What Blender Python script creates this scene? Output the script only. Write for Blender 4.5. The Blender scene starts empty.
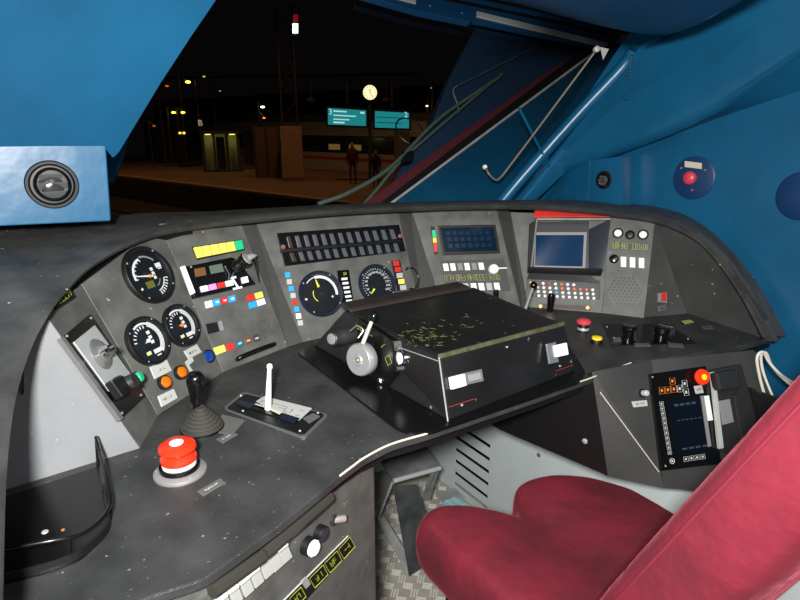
import bpy, bmesh, math, random
from mathutils import Vector as V, Matrix, noise
random.seed(7)
D = bpy.data; S = bpy.context.scene; COL = S.collection
R = math.radians

# ------------------------------------------------------------------ camera
CAM = V((0, 0, 1.27)); YAW = R(34); PIT = R(17); FPX = 570.0
FW = V((math.sin(YAW)*math.cos(PIT), math.cos(YAW)*math.cos(PIT), -math.sin(PIT)))
RT = V((math.cos(YAW), -math.sin(YAW), 0)); UP = RT.cross(FW)
cd = D.cameras.new('camera'); cam = D.objects.new('camera', cd); COL.objects.link(cam)
cd.sensor_width = 36; cd.lens = 36*FPX/800; cd.clip_start = 0.02; cd.clip_end = 300
m = Matrix((RT, UP, -FW)).transposed().to_4x4(); m.translation = CAM; cam.matrix_world = m
S.camera = cam
# ------------------------------------------------------------------ world, lights, exposure
S.view_settings.view_transform = 'Standard'; S.view_settings.look = 'None'
S.view_settings.gamma = 1; S.view_settings.use_curve_mapping = False
S.view_settings.exposure = 0.0
w = D.worlds.new('night'); S.world = w; w.use_nodes = True
w.node_tree.nodes['Background'].inputs[0].default_value = (.0022, .0016, .0016, 1)
w.node_tree.nodes['Background'].inputs[1].default_value = 1
def area(name, loc, target, size, power, col=(1, 1, 1), spread=180):
    l = D.lights.new(name, 'AREA'); l.shape = 'DISK'; l.size = size; l.energy = power; l.color = col; l.spread = R(spread)
    o = D.objects.new(name, l); COL.objects.link(o); o.location = loc
    o.rotation_euler = (V(target)-V(loc)).to_track_quat('-Z', 'Y').to_euler(); return o
def bulb(name, loc, power, col=(1, 1, 1), rad=.05):
    l = D.lights.new(name, 'POINT'); l.energy = power; l.color = col; l.shadow_soft_size = rad
    o = D.objects.new(name, l); COL.objects.link(o); o.location = loc; return o
area('camera_flash', CAM+UP*.07-RT*.05-FW*.14, CAM+FW*1.5, .09, 30, (1, .99, .97), 150)
area('ceiling_fill', (.45, -.25, 1.98), (.75, .5, .8), .5, 6.5, (1, .97, .93))  # soft fill added overhead, no such lamp is seen

# ------------------------------------------------------------------ maths helpers
def ray(x, y): return RT*((x-400)/FPX) + UP*((300-y)/FPX) + FW
def hitp(x, y, o, n):
    d = ray(x, y); return CAM + d*((V(o)-CAM).dot(n)/d.dot(n))
def hz(x, y, z): return hitp(x, y, (0, 0, z), V((0, 0, 1)))
def hx(x, y, X): return hitp(x, y, (X, 0, 0), V((1, 0, 0)))
def hy(x, y, Y): return hitp(x, y, (0, Y, 0), V((0, 1, 0)))
def hd(x, y, d): return CAM+ray(x, y)*d
def topx(P):
    v = V(P)-CAM; w_ = v.dot(FW); return (400+FPX*v.dot(RT)/w_, 300-FPX*v.dot(UP)/w_)
class PL:
    """a real surface: origin, u (right), v (up), n (outwards)"""
    def __init__(s, o, n, up=(0, 0, 1)):
        s.o = V(o); s.n = V(n).normalized()
        if s.n.dot(CAM-s.o) < 0: s.n = -s.n
        s.u = V(up).cross(s.n)
        if s.u.length < 1e-3: s.u = V((1, 0, 0))
        s.u.normalize(); s.v = s.n.cross(s.u)
    def hit(s, x, y, h=0): return hitp(x, y, s.o+s.n*h, s.n)
    def ab(s, x, y, h=0):
        p = s.hit(x, y, h)-s.o; return (p.dot(s.u), p.dot(s.v))
    def pt(s, a, b, h=0): return s.o+s.u*a+s.v*b+s.n*h
def pl3(a, b, c): return PL(a, (V(b)-V(a)).cross(V(c)-V(a)))
def plaz(o, az, tilt):
    a = V((math.cos(R(az)), math.sin(R(az)), 0)); k = V((-a.y, a.x, 0))
    return PL(o, a.cross(k*math.cos(R(tilt))+V((0, 0, math.sin(R(tilt))))))

# ------------------------------------------------------------------ materials
def srgb(c):
    def f(v):
        v /= 255; return v/12.92 if v <= .04045 else ((v+.055)/1.055)**2.4
    return (f(c[0]), f(c[1]), f(c[2]), 1)
MATS = {}
def mat(name, col, rough=.5, metal=0, var=0, vscale=8, bump=0, bscale=200, speck=0, speckcol=(190, 185, 175), emit=0, coat=0, sheen=0, spscale=90, bdist=.002):
    if name in MATS: return MATS[name]
    M = D.materials.new(name); M.use_nodes = True; nt = M.node_tree; N = nt.nodes; L = nt.links; b = N['Principled BSDF']
    c = srgb(col); b.inputs['Base Color'].default_value = c; b.inputs['Roughness'].default_value = rough
    b.inputs['Metallic'].default_value = metal; b.inputs['Coat Weight'].default_value = coat
    if sheen: b.inputs['Sheen Weight'].default_value = sheen; b.inputs['Sheen Roughness'].default_value = .35; b.inputs['Sheen Tint'].default_value = srgb((255, 120, 140))
    if emit: b.inputs['Emission Color'].default_value = c; b.inputs['Emission Strength'].default_value = emit
    tc = N.new('ShaderNodeTexCoord'); out = None
    def nz(scale, detail=4):
        n = N.new('ShaderNodeTexNoise'); n.inputs['Scale'].default_value = scale; n.inputs['Detail'].default_value = detail
        L.new(tc.outputs['Object'], n.inputs['Vector']); return n
    if var:
        n = nz(vscale, 6); r = N.new('ShaderNodeValToRGB')
        r.color_ramp.elements[0].position = .3; r.color_ramp.elements[1].position = .72
        r.color_ramp.elements[0].color = tuple(v*(1-var) for v in c[:3])+(1,)
        r.color_ramp.elements[1].color = tuple(min(1, v*(1+var)) for v in c[:3])+(1,)
        L.new(n.outputs['Fac'], r.inputs['Fac']); out = r.outputs['Color']
    if speck:
        n = nz(spscale, 2); r = N.new('ShaderNodeValToRGB')
        r.color_ramp.elements[0].position = .74-speck*.05; r.color_ramp.elements[1].position = .80-speck*.05
        L.new(n.outputs['Fac'], r.inputs['Fac']); mx = N.new('ShaderNodeMix'); mx.data_type = 'RGBA'
        L.new(r.outputs['Color'], mx.inputs['Factor'])
        if out: L.new(out, mx.inputs['A'])
        else: mx.inputs['A'].default_value = c
        mx.inputs['B'].default_value = srgb(speckcol); out = mx.outputs['Result']
    if out: L.new(out, b.inputs['Base Color'])
    if bump:
        n = nz(bscale, 3); bp = N.new('ShaderNodeBump'); bp.inputs['Strength'].default_value = bump; bp.inputs['Distance'].default_value = bdist
        L.new(n.outputs['Fac'], bp.inputs['Height']); L.new(bp.outputs['Normal'], b.inputs['Normal'])
    MATS[name] = M; return M
PANEL = mat('panel_grey', (78, 78, 75), .55, var=.34, vscale=22, bump=.35, bscale=500, speck=.35, speckcol=(150, 140, 125))
WALLG = mat('cheek_grey', (108, 110, 112), .6, var=.1, vscale=10, bump=.35, bscale=600, speck=.2)
DESK = mat('desk_black', (48, 49, 49), .45, var=.4, vscale=16, bump=.5, bscale=600, speck=.8, speckcol=(118, 113, 102), spscale=130)
COWL = mat('cowl_black', (58, 58, 57), .5, var=.38, vscale=18, bump=.4, bscale=500, speck=.3)
BLACK = mat('black_plastic', (13, 13, 14), .45)
BLACKG = mat('black_gloss', (11, 11, 12), .22, bump=.05, bscale=60)
BOXM = mat('box_black', (24, 23, 23), .3, var=.3, vscale=9, bump=.15, bscale=150, speck=.5, speckcol=(120, 118, 90), spscale=60)
DARK = mat('dark_plastic', (34, 34, 35), .5, bump=.1)
GREYP = mat('grey_plastic', (120, 120, 120), .5)
SILV = mat('brushed_metal', (200, 200, 198), .32, .85, bump=.1, bscale=300)
CHROME = mat('chrome', (225, 225, 225), .15, 1)
STEEL = mat('satin_steel', (165, 167, 165), .4, .35, var=.2, vscale=20)
ALU = mat('pale_aluminium_plate', (178, 182, 180), .4, .3, var=.06)
WHITE = mat('white_plastic', (225, 226, 226), .4)
LABEL = mat('engraved_label', (165, 166, 162), .5)
SMOKE = mat('smoked_label', (84, 86, 84), .35)
RED = mat('red_plastic', (188, 46, 38), .3)
REDH = mat('emergency_red', (214, 46, 22), .25)
PINKRED = mat('faded_red', (196, 62, 78), .35)
TAPE = mat('red_tape', (205, 52, 44), .45, var=.12, vscale=40)
YEL = mat('yellow_plastic', (222, 210, 92), .4)
YELB = mat('yellow_button', (238, 208, 30), .3)
GRN = mat('green_plastic', (30, 180, 120), .4)
BLU = mat('blue_plastic', (40, 150, 215), .4)
BLULENS = mat('blue_lens', (16, 50, 108), .15, coat=.5)
PINK = mat('pink_plastic', (225, 140, 215), .4)
AMBER = mat('amber_lens', (196, 98, 8), .12, coat=.6)
BROWN = mat('brown_plastic', (104, 66, 34), .5)
TEAL = mat('teal_plastic', (24, 92, 108), .5)
LIME = mat('lime_paint', (158, 172, 44), .5)
BRASS = mat('brass', (150, 128, 88), .4, .6)
LCD = mat('lcd_glass', (10, 27, 42), .12, coat=.5)
LCD2 = mat('monitor_glass', (14, 44, 74), .1, coat=.5)
LCDG = mat('lcd_greenish', (84, 96, 84), .3)
DIALB = mat('dial_black', (20, 22, 25), .35)
BEZ = mat('bezel_blueblack', (22, 28, 42), .3)
BLUE = mat('blue_vinyl', (15, 78, 112), .34, var=.16, vscale=6, bump=.35, bscale=14, bdist=.004)
BLUED = mat('blue_paint_dark', (14, 56, 92), .4, var=.1)
NAVY = mat('navy_disc', (18, 50, 88), .4)
VELV = mat('red_velvet', (104, 13, 32), .85, var=.38, vscale=8, bump=.8, bscale=16, bdist=.01, sheen=.15)
VELVD = mat('red_velvet_piping', (112, 18, 40), .8, sheen=.15)
DUCT = mat('pale_grey_panel', (190, 198, 198), .5, var=.05)
FLOORM = mat('checker_plate', (165, 160, 150), .45, .1, var=.15, vscale=18)
CABLE = mat('white_cable', (205, 200, 185), .5)
PEDALB = mat('pedal_turquoise', (150, 192, 202), .5)
RUBBER = mat('grey_rubber', (56, 54, 50), .55, bump=.1)
CONCR = mat('platform_concrete', (120, 92, 70), .9, var=.2, vscale=.8)
BALL = mat('ballast_dark', (40, 34, 32), .95, var=.4, vscale=3)
BROWNW = mat('aged_brown', (60, 42, 36), .6, var=.3)
def glassmat(name, tint=(1, 1, 1, 1), refl=1.0, ior=1.5):
    M = D.materials.new(name); M.use_nodes = True; nt = M.node_tree; N = nt.nodes; L = nt.links; N.remove(N['Principled BSDF'])
    t = N.new('ShaderNodeBsdfTransparent'); t.inputs[0].default_value = tint
    g = N.new('ShaderNodeBsdfGlossy'); g.inputs['Roughness'].default_value = .02; f = N.new('ShaderNodeFresnel'); f.inputs[0].default_value = ior
    mx = N.new('ShaderNodeMixShader'); ge = N.new('ShaderNodeNewGeometry'); iv = N.new('ShaderNodeMath'); iv.operation = 'SUBTRACT'; iv.inputs[0].default_value = 1; L.new(ge.outputs['Backfacing'], iv.inputs[1]); mu = N.new('ShaderNodeMath'); mu.operation = 'MULTIPLY'; L.new(f.outputs[0], mu.inputs[0]); L.new(iv.outputs[0], mu.inputs[1]); L.new(mu.outputs[0], mx.inputs[0]); L.new(t.outputs[0], mx.inputs[1]); L.new(g.outputs[0], mx.inputs[2])
    L.new(mx.outputs[0], N['Material Output'].inputs[0]); return M
GLASS = glassmat('windscreen_glass', (.93, .95, .94, 1), ior=1.6)
CLEAR = glassmat('gauge_glass')

# ------------------------------------------------------------------ object helpers
def base(o):
    p = V((0, 0, 0))
    while o: p += o.location; o = o.parent
    return p
def tag(o, label=None, cat=None, group=None, kind=None):
    if label: o['label'] = label
    if cat: o['category'] = cat
    if group: o['group'] = group
    if kind: o['kind'] = kind
    return o
def T(name, label, cat, loc, group=None):
    o = D.objects.new(name, None); COL.objects.link(o); o.location = loc; o.empty_display_size = .03
    return tag(o, label, cat, group)
def mk(name, vs, fs, mt, parent=None, bev=0, smooth=False, seg=2, label=None, cat=None, group=None, kind=None, sub=0):
    """link verts and faces as one mesh object, its origin at the object's own base"""
    vs = [V(v) for v in vs]
    bm = bmesh.new(); bv = [bm.verts.new(v) for v in vs]
    for f in fs:
        try: bm.faces.new([bv[i] for i in f])
        except ValueError: pass
    bmesh.ops.recalc_face_normals(bm, faces=bm.faces)
    if bev:
        es = [e for e in bm.edges if len(e.link_faces) == 2 and e.calc_face_angle(0) > .5]
        if es: bmesh.ops.bevel(bm, geom=es, offset=bev, segments=seg, profile=.6, affect='EDGES', clamp_overlap=True)
    return link(name, bm, mt, parent, smooth, label, cat, group, kind, sub)
def link(name, bm, mt, parent=None, smooth=False, label=None, cat=None, group=None, kind=None, sub=0):
    pb = base(parent)
    lo = V([min(v.co[i] for v in bm.verts) for i in range(3)]); hi = V([max(v.co[i] for v in bm.verts) for i in range(3)])
    org = V(((lo.x+hi.x)/2, (lo.y+hi.y)/2, lo.z)) 
    bmesh.ops.translate(bm, verts=bm.verts, vec=-org)
    me = D.meshes.new(name); bm.to_mesh(me); bm.free()
    if smooth:
        me.shade_smooth()
        try: me.set_sharp_from_angle(angle=R(40))
        except Exception: pass
    me.materials.append(mt)
    o = D.objects.new(name, me); COL.objects.link(o); o.parent = parent; o.location = org-pb
    if sub:
        md = o.modifiers.new('sub', 'SUBSURF'); md.levels = sub; md.render_levels = sub
    return tag(o, label, cat, group, kind)
def prismdata(top, bot):
    n = len(top); vs = list(top)+list(bot)
    fs = [list(range(n)), list(range(2*n-1, n-1, -1))]+[[i, n+i, n+(i+1) % n, (i+1) % n] for i in range(n)]
    return vs, fs
def rnd(poly, r, k=5):
    """round the corners of a 2D polygon"""
    if not r: return poly
    out = []; n = len(poly); P = [V((p[0], p[1])) for p in poly]
    for i in range(n):
        a, b, c = P[i-1], P[i], P[(i+1) % n]; rr = min(r, (a-b).length*.48, (c-b).length*.48)
        s = b+(a-b).normalized()*rr; e = b+(c-b).normalized()*rr
        for j in range(k+1):
            t = j/k; q = s*(1-t)**2+b*2*t*(1-t)+e*t*t; out.append((q.x, q.y))
    return out
def slab(name, pl, pxs, h0, h1, mt, parent=None, bev=0, rc=0, **k):
    """pixel outline read on the front face (height h1) of a real plate standing on surface pl"""
    return slab2(name, pl, [pl.ab(x, y, h1) for x, y in pxs], h0, h1, mt, parent, bev, rc, **k)
def slab2(name, pl, ab, h0, h1, mt, parent=None, bev=0, rc=0, **k):
    ab = rnd(ab, rc); vs, fs = prismdata([pl.pt(a, b, h1) for a, b in ab], [pl.pt(a, b, h0) for a, b in ab])
    return mk(name, vs, fs, mt, parent, bev, **k)
def rect(name, pl, c, w_, h_, h0, h1, mt, parent=None, bev=0, rc=0, rot=0, **k):
    a, b = c if len(c) == 2 else (c[0], c[1]); ca, sa = math.cos(R(rot)), math.sin(R(rot))
    q = [(a+x*ca-y*sa, b+x*sa+y*ca) for x, y in ((-w_/2, -h_/2), (w_/2, -h_/2), (w_/2, h_/2), (-w_/2, h_/2))]
    return slab2(name, pl, q, h0, h1, mt, parent, bev, rc, **k)
def box(name, lo, hi, mt, parent=None, bev=0, **k):
    x0, y0, z0 = lo; x1, y1, z1 = hi
    vs, fs = prismdata([(x0, y0, z1), (x1, y0, z1), (x1, y1, z1), (x0, y1, z1)], [(x0, y0, z0), (x1, y0, z0), (x1, y1, z0), (x0, y1, z0)])
    return mk(name, vs, fs, mt, parent, bev, **k)
def frame_of(n):
    n = V(n).normalized(); a = V((0, 0, 1)) if abs(n.z) < .9 else V((0, 1, 0)); u = a.cross(n).normalized(); return u, n.cross(u), n
def lathe(name, o, n, prof, mt, parent=None, seg=28, smooth=True, **k):
    u, v, n = frame_of(n); o = V(o); vs = []; fs = []
    for r, h in prof:
        for i in range(seg):
            t = 2*math.pi*i/seg; vs.append(o+(u*math.cos(t)+v*math.sin(t))*r+n*h)
    for j in range(len(prof)-1):
        for i in range(seg): fs.append([j*seg+i, j*seg+(i+1) % seg, (j+1)*seg+(i+1) % seg, (j+1)*seg+i])
    if prof[0][0] > 1e-5: fs.append([i for i in range(seg)][::-1])
    if prof[-1][0] > 1e-5: fs.append([(len(prof)-1)*seg+i for i in range(seg)])
    o_ = mk(name, vs, fs, mt, parent, 0, smooth, **k); return o_
def ringdata(o, n, prof, seg=32):
    u, v, n = frame_of(n); vs = []; fs = []; m_ = len(prof)
    for r, h in prof:
        for i in range(seg):
            t = 2*math.pi*i/seg; vs.append(V(o)+(u*math.cos(t)+v*math.sin(t))*r+n*h)
    for j in range(m_):
        for i in range(seg): fs.append([j*seg+i, j*seg+(i+1) % seg, ((j+1) % m_)*seg+(i+1) % seg, ((j+1) % m_)*seg+i])
    return vs, fs
def ring(name, o, n, prof, mt, parent=None, seg=32, **k):
    vs, fs = ringdata(o, n, prof, seg); return mk(name, vs, fs, mt, parent, 0, True, **k)
def spline(pts, k=6):
    P = [V(p) for p in pts]; out = []
    for i in range(len(P)-1):
        a = P[i-1] if i else P[0]*2-P[1]; b = P[i]; c = P[i+1]; d = P[i+2] if i+2 < len(P) else P[-1]*2-P[-2]
        for j in range(k):
            t = j/k; out.append(.5*((2*b)+(c-a)*t+(2*a-5*b+4*c-d)*t*t+(3*b-a-3*c+d)*t**3))
    return out+[P[-1]]
def tubedata(pts, r, seg=10, closed=False):
    P = [V(p) for p in pts]; n = len(P); vs = []; fs = []; rr = r if isinstance(r, (list, tuple)) else [r]*n; prev = None
    for i in range(n):
        t = (P[(i+1) % n]-P[i-1]) if closed else (P[min(i+1, n-1)]-P[max(i-1, 0)]); t.normalize()
        if prev is None: u = t.orthogonal().normalized()
        else: u = (prev-t*prev.dot(t)).normalized()
        prev = u; v = t.cross(u)
        for j in range(seg):
            a = 2*math.pi*j/seg; vs.append(P[i]+(u*math.cos(a)+v*math.sin(a))*rr[i])
    m_ = n if closed else n-1
    for i in range(m_):
        for j in range(seg):
            k = (i+1) % n; fs.append([i*seg+j, i*seg+(j+1) % seg, k*seg+(j+1) % seg, k*seg+j])
    if not closed: fs += [list(range(seg))[::-1], [(n-1)*seg+j for j in range(seg)]]
    return vs, fs
def tube(name, pts, r, mt, parent=None, seg=10, closed=False, **k):
    vs, fs = tubedata(pts, r, seg, closed); return mk(name, vs, fs, mt, parent, 0, True, **k)
def join(lst):
    vs = []; fs = []
    for a, b in lst:
        n = len(vs); vs += list(a); fs += [[i+n for i in f] for f in b]
    return vs, fs
def grid(rows, thick=None):
    """rows of points -> surface faces"""
    n = len(rows[0]); vs = [p for r in rows for p in r]
    fs = [[j*n+i, j*n+i+1, (j+1)*n+i+1, (j+1)*n+i] for j in range(len(rows)-1) for i in range(n-1)]
    return vs, fs
def textobj(name, s, pl, px, size, mt, parent=None, h=.0006, rot=0, ab=None, align='CENTER', **k):
    cu = D.curves.new('t', 'FONT'); cu.body = s; cu.size = size; cu.align_x = align; cu.align_y = 'CENTER'; cu.extrude = .0002; cu.resolution_u = 2
    to = D.objects.new('t', cu); COL.objects.link(to); dg = bpy.context.evaluated_depsgraph_get(); me0 = to.evaluated_get(dg).to_mesh()
    bm = bmesh.new(); bm.from_mesh(me0); D.objects.remove(to)
    a, b = ab if ab else pl.ab(px[0], px[1], h); c_, s_ = math.cos(R(rot)), math.sin(R(rot))
    for v in bm.verts: v.co = pl.pt(a+v.co.x*c_-v.co.y*s_, b+v.co.x*s_+v.co.y*c_, h+v.co.z)
    D.curves.remove(cu)
    return link(name, bm, mt, parent, **k)
def lerp2(q, s, t):
    """bilinear point in pixel quad tl,tr,br,bl"""
    f = lambda a, b, k: (a[0]+(b[0]-a[0])*k, a[1]+(b[1]-a[1])*k)
    return f(f(q[0], q[1], s), f(q[3], q[2], s), t)
def keyrow(name, pl, quad, n, mats, parent, h0=-.002, h1=.004, gap=.14, rows=1, bev=.0006, vgap=None):
    out = []; vg = gap if vgap is None else vgap
    for r in range(rows):
        for i in range(n):
            a0 = (i+gap/2)/n; a1 = (i+1-gap/2)/n; b0 = (r+vg/2)/rows; b1 = (r+1-vg/2)/rows
            m_ = mats[(r*n+i) % len(mats)] if isinstance(mats, list) else mats
            if m_ is None: continue
            out.append(slab(name, pl, [lerp2(quad, a0, b0), lerp2(quad, a1, b0), lerp2(quad, a1, b1), lerp2(quad, a0, b1)], h0, h1, m_, parent, bev))
    return out
def glyphs(name, pl, quad, n, mt, parent, h, seed=1, dens=.55, kind='stuff', **k):
    """a line of tiny illegible engraved strokes"""
    rg = random.Random(seed); L = []
    for i in range(n):
        a0 = (i+.15)/n; a1 = (i+.85)/n
        for (p, q, w_) in (((a0, .1), (a0, .9), 1), ((a0, .1), (a1, .1), 0), ((a0, .5), (a1, .5), 0), ((a1, .1), (a1, .9), 1), ((a0, .9), (a1, .9), 0)):
            if rg.random() > dens: continue
            A = pl.ab(*lerp2(quad, *p), h); B = pl.ab(*lerp2(quad, *q), h); d = V((B[0]-A[0], B[1]-A[1])); l = d.length
            if l < 1e-5: continue
            nn = V((-d.y, d.x))/l*.00038
            ab = [(A[0]+nn.x, A[1]+nn.y), (B[0]+nn.x, B[1]+nn.y), (B[0]-nn.x, B[1]-nn.y), (A[0]-nn.x, A[1]-nn.y)]
            L.append(prismdata([pl.pt(a, b, h+.0003) for a, b in ab], [pl.pt(a, b, h) for a, b in ab]))
    if L:
        vs, fs = join(L); return mk(name, vs, fs, mt, parent, kind=kind, **k)
def screwhead(pl, px, r, mt, parent, h=0, name='screw'):
    c = pl.hit(px[0], px[1], h); return lathe(name, c-pl.n*.001, pl.n, [(r, 0), (r, .0018), (r*.7, .0026), (0, .0026)], mt, parent, seg=10)

# ================================================================== large structure: console planes
Z = .80
b01 = hz(158, 415, Z); b12 = hz(223, 372, Z); b0 = hz(140, 448, Z)
P1 = plaz(b01, 37.9, 65)
s12 = P1.hit(163, 232); s01 = P1.hit(85, 290)
bq = hz(287, 347, Z); PR = pl3(b12, bq, s12)                 # radio panel
P0 = pl3(b01, b0, s01); s00 = P0.hit(48, 318)
bL = hz(5, 490, Z); PC = pl3(b0, bL, s00)                    # left cheek
b2 = hz(303, 342, Z); P2 = plaz(b2, 0, 65)
P3 = plaz(P2.hit(440, 285)+P2.n*.012, -24, 65)
b45 = hz(602, 313, Z); b5 = hz(644, 318, Z)
P4 = plaz(b45, -50, 65); P5 = plaz(b45, -57.5, 65)
fb = hz(690, 314, Z); eb = hz(760, 337, Z); s5t = P5.hit(655, 222)
C1 = pl3(b5, fb, s5t); C2 = pl3(fb, eb, s5t)
DT = PL((0, 0, Z), (0, 0, 1), up=(0, 1, 0)); DT.u = V((1, 0, 0)); DT.v = V((0, 1, 0))

desk = T('control_desk', "black curved driver's control desk with sloped instrument panels under the windscreen", 'control desk', (.68, .8, 0))
def ext(b, t, k=1.12): return b+(t-b)*k
def down(b, t, k=-.06): return b+(t-b)*k
def panel(name, L, Rr, mt, th=.012, plane=None, k=1.14, **kw):
    """front sheet between two seam lines (bottom, top), with real thickness behind it"""
    pts = [down(*L), down(*Rr), ext(Rr[0], Rr[1], k), ext(L[0], L[1], k)]
    n = plane.n; vs, fs = prismdata(pts, [p-n*th for p in pts]); return mk(name, vs, fs, mt, desk, .0008, seg=1, **kw)
dpts = [(-.32, .44), hz(140, 600, Z), hz(205, 579, Z), hz(280, 525, Z), hz(345, 472, Z), hz(366, 457, Z), hz(392, 444, Z), hz(430, 433, Z), hz(537, 397, Z), hz(588, 379, Z),
        hz(632, 362, Z), hz(700, 353, Z), hz(745, 345, Z), hz(783, 334, Z), (1.47, .62), (1.45, .8), (1.33, .93), (1.15, 1.1), (.95, 1.2), (.5, 1.18), (.28, 1.12), (.1, 1.0), (.05, .92), (-.32, .92)]
dpts = [(p[0], p[1]) for p in dpts]
slab2('desktop', DT, rnd(dpts, .012, 3), -.013, 0, DESK, desk, .004)
slab2('desk_underframe', DT, [(p[0], p[1]+.022) if p[1] < .75 else (p[0]-.02 if p[0] > 1.4 else p[0], p[1]-.02) for p in dpts], -.04, -.0131, BLACK, desk, .002)
edge = [hz(x, y, Z)+V((0, 0, .0005)) for x, y in ((340, 476), (352, 467), (366, 457), (392, 444), (430, 433))]
tube('worn_edge', spline(edge), .0016, mat('worn_edge', (205, 190, 170), .6), desk, 6)
tube('worn_edge', spline([hz(x, y, Z)+V((0, 0, .0005)) for x, y in ((575, 383.5), (590, 378.5), (610, 370.5), (631, 363))]), .0014, MATS['worn_edge'], desk, 6)
panel('cheek_panel', (bL+(bL-b0)*1.5, s00+(bL-b0)*2.5), (b0, s00), WALLG, plane=PC, k=1.04)
panel('lever_panel', (b0, s00), (b01, s01), PANEL, plane=P0, k=1.04)
panel('gauge_panel', (b01, s01), (b12, s12), PANEL, plane=P1, k=1.045)
r0b, r0t = bq, PR.hit(243, 230)
panel('radio_panel', (b12, s12), (r0b, r0t), PANEL, plane=PR, k=1.06)
r1b, r1t = b2, P2.hit(259, 230)
PS = pl3(r0b, r1b, r1t)
panel('divider_strip', (r0b, r0t), (r1b, r1t), mat('strip_dark', (60, 60, 58), .55, var=.2), plane=PS, k=1.1)
r2b, r2t = P2.hit(424, 325), P2.hit(400, 222)
panel('breaker_panel', (r1b, r1t), (r2b, r2t), PANEL, plane=P2, k=1.12)
r3b, r3t = P3.hit(446, 320), P3.hit(414, 218)
PS2 = pl3(r2b, r3b, r3t)
panel('divider_strip', (r2b, r2t), (r3b, r3t), MATS['strip_dark'], plane=PS2, k=1.12)
r4b, r4t = P3.hit(523, 318), P3.hit(498, 216)
panel('display_panel', (r3b, r3t), (r4b, r4t), PANEL, plane=P3, k=1.1)
r5b, r5t = P4.hit(530, 318), P4.hit(511, 216)
PS3 = pl3(r4b, r5b, r5t)
panel('divider_strip', (r4b, r4t), (r5b, r5t), MATS['strip_dark'], plane=PS3, k=1.1)
r6t = P5.hit(611, 219)
panel('monitor_panel', (r5b, r5t), (b45, P4.hit(612, 219)), PANEL, plane=P4, k=1.04)
panel('indicator_panel', (b45, r6t), (b5, s5t), PANEL, plane=P5, k=1.02)
CH = mat('cheek_dark', (62, 62, 61), .5, var=.3, vscale=9, bump=.35, bscale=500, speck=.25)
q = [b5, fb, s5t]; vs, fs = prismdata([b5-V((0, 0, .015)), fb-V((0, 0, .015)), s5t], [p-C1.n*.01 for p in (b5-V((0, 0, .015)), fb-V((0, 0, .015)), s5t)]); mk('cheek_panel', vs, fs, CH, desk)
slab('cheek_panel', C2, [(652, 214), (697, 234), (726, 260), (748, 290), (775, 342), (684, 322), (655, 235)], -.012, 0, CH, desk)
# cowl: padded rim that arches over the panels and comes down to the desk at both ends
cw = [(3, 612, .50, -130, 640, .44), (6, 490, .62, -130, 480, .60), (12, 420, .70, -125, 400, .74), (22, 375, .77, -115, 330, .88), (35, 340, .83, -90, 280, 1.02), (50, 313, .87, -45, 240, 1.18),
      (65, 293, .93, 0, 225, 1.29), (85, 271, 1.0, 50, 219.5, 1.34), (110, 254, 1.05, 90, 217, 1.36), (140, 240, 1.10, 125, 215, 1.37), (165, 232, 1.13, 155, 213, 1.38), (205, 225, 1.16, 200, 212, 1.38),
      (268, 217.5, 1.17, 265, 208.5, 1.38), (330, 212, 1.175, 330, 205, 1.37), (405, 208, 1.17, 400, 202.5, 1.35), (470, 206, 1.12, 470, 201, 1.29), (530, 206, 1.04, 530, 200, 1.21), (575, 209, .97, 578, 200.5, 1.14),
      (611, 213, .90, 625, 203, 1.05), (656, 221, .82, 664, 207, .93)]
for a_, b_ in (((693, 238), (699, 223)), ((716, 260), (727, 246)), ((738, 291), (751, 275)), ((751, 314), (769, 303)), ((763, 338), (786, 336))):
    cw.append((*a_, hx(*a_, 1.352).y, *b_, hx(*b_, 1.462).y))
lip = spline([hy(a, b, c) for a, b, c, d, e, f in cw], 4); out = spline([hy(d, e, f) for a, b, c, d, e, f in cw], 4)
rows = [[], [], [], [], [], [], []]
for i in range(len(lip)):
    a, b = lip[i], out[i]; t = (lip[min(i+1, len(lip)-1)]-lip[max(i-1, 0)]).normalized(); d = b-a
    n = t.cross(d).normalized()
    if n.dot(CAM-a) < 0: n = -n
    dn = d.normalized()
    pr = [a+dn*.03-n*.012, a+dn*.006-n*.006, a, a+dn*.008+n*.004, a+d*.5+n*.006, b+n*.001, b-n*.03+dn*.004]
    for r_, p in zip(rows, pr): r_.append(p)
gp_ = [i for i in range(16, len(lip)) if topx(lip[i])[0] < 200]
gr_ = [[], [], []]
for i in gp_:
    d = (out[i]-lip[i]).normalized(); gr_[0].append(lip[i]+d*.034); gr_[1].append(lip[i]+d*.050-V((0, 0, .05))); gr_[2].append(lip[i]+d*.05-V((0, 0, .10)))
vs, fs = grid(gr_); mk('cowl_gap_shade', vs, fs, BLACK, desk)  # black sheet closing the gap under the lip, put in for its shade
vs, fs = grid(rows); cowl = mk('cowl', vs, fs, COWL, desk, smooth=True)
# louvre at the right end of the cowl
CL = pl3(hx(716, 260, 1.352), hx(763, 338, 1.352), hx(751, 275, 1.462)); CL = PL(CL.o+CL.n*.008, CL.n)
slab('cowl_vent', CL, [(726, 257), (735, 256), (769, 318), (763, 322)], -.004, .007, mat('vent_black', (38, 38, 38), .5), desk, .001)
for k in range(3):
    slab('vent_slat', CL, [lerp2([(728, 260), (734, 259), (767, 317), (763, 319)], (k+.1)/3, 0), lerp2([(728, 260), (734, 259), (767, 317), (763, 319)], (k+.6)/3, 0),
         lerp2([(728, 260), (734, 259), (767, 317), (763, 319)], (k+.6)/3, 1), lerp2([(728, 260), (734, 259), (767, 317), (763, 319)], (k+.1)/3, 1)], .005, .0095, DARK, desk)
# recessed black surround of the throttle box, worn rim
sur = [(297, 352), (330, 337), (345, 352), (440, 356), (560, 330), (586, 372), (580, 381), (430, 432), (408, 433), (396, 428)]
slab('box_surround', DT, sur, -.002, .004, BLACKG, desk, .0015, rc=.01)
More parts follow.
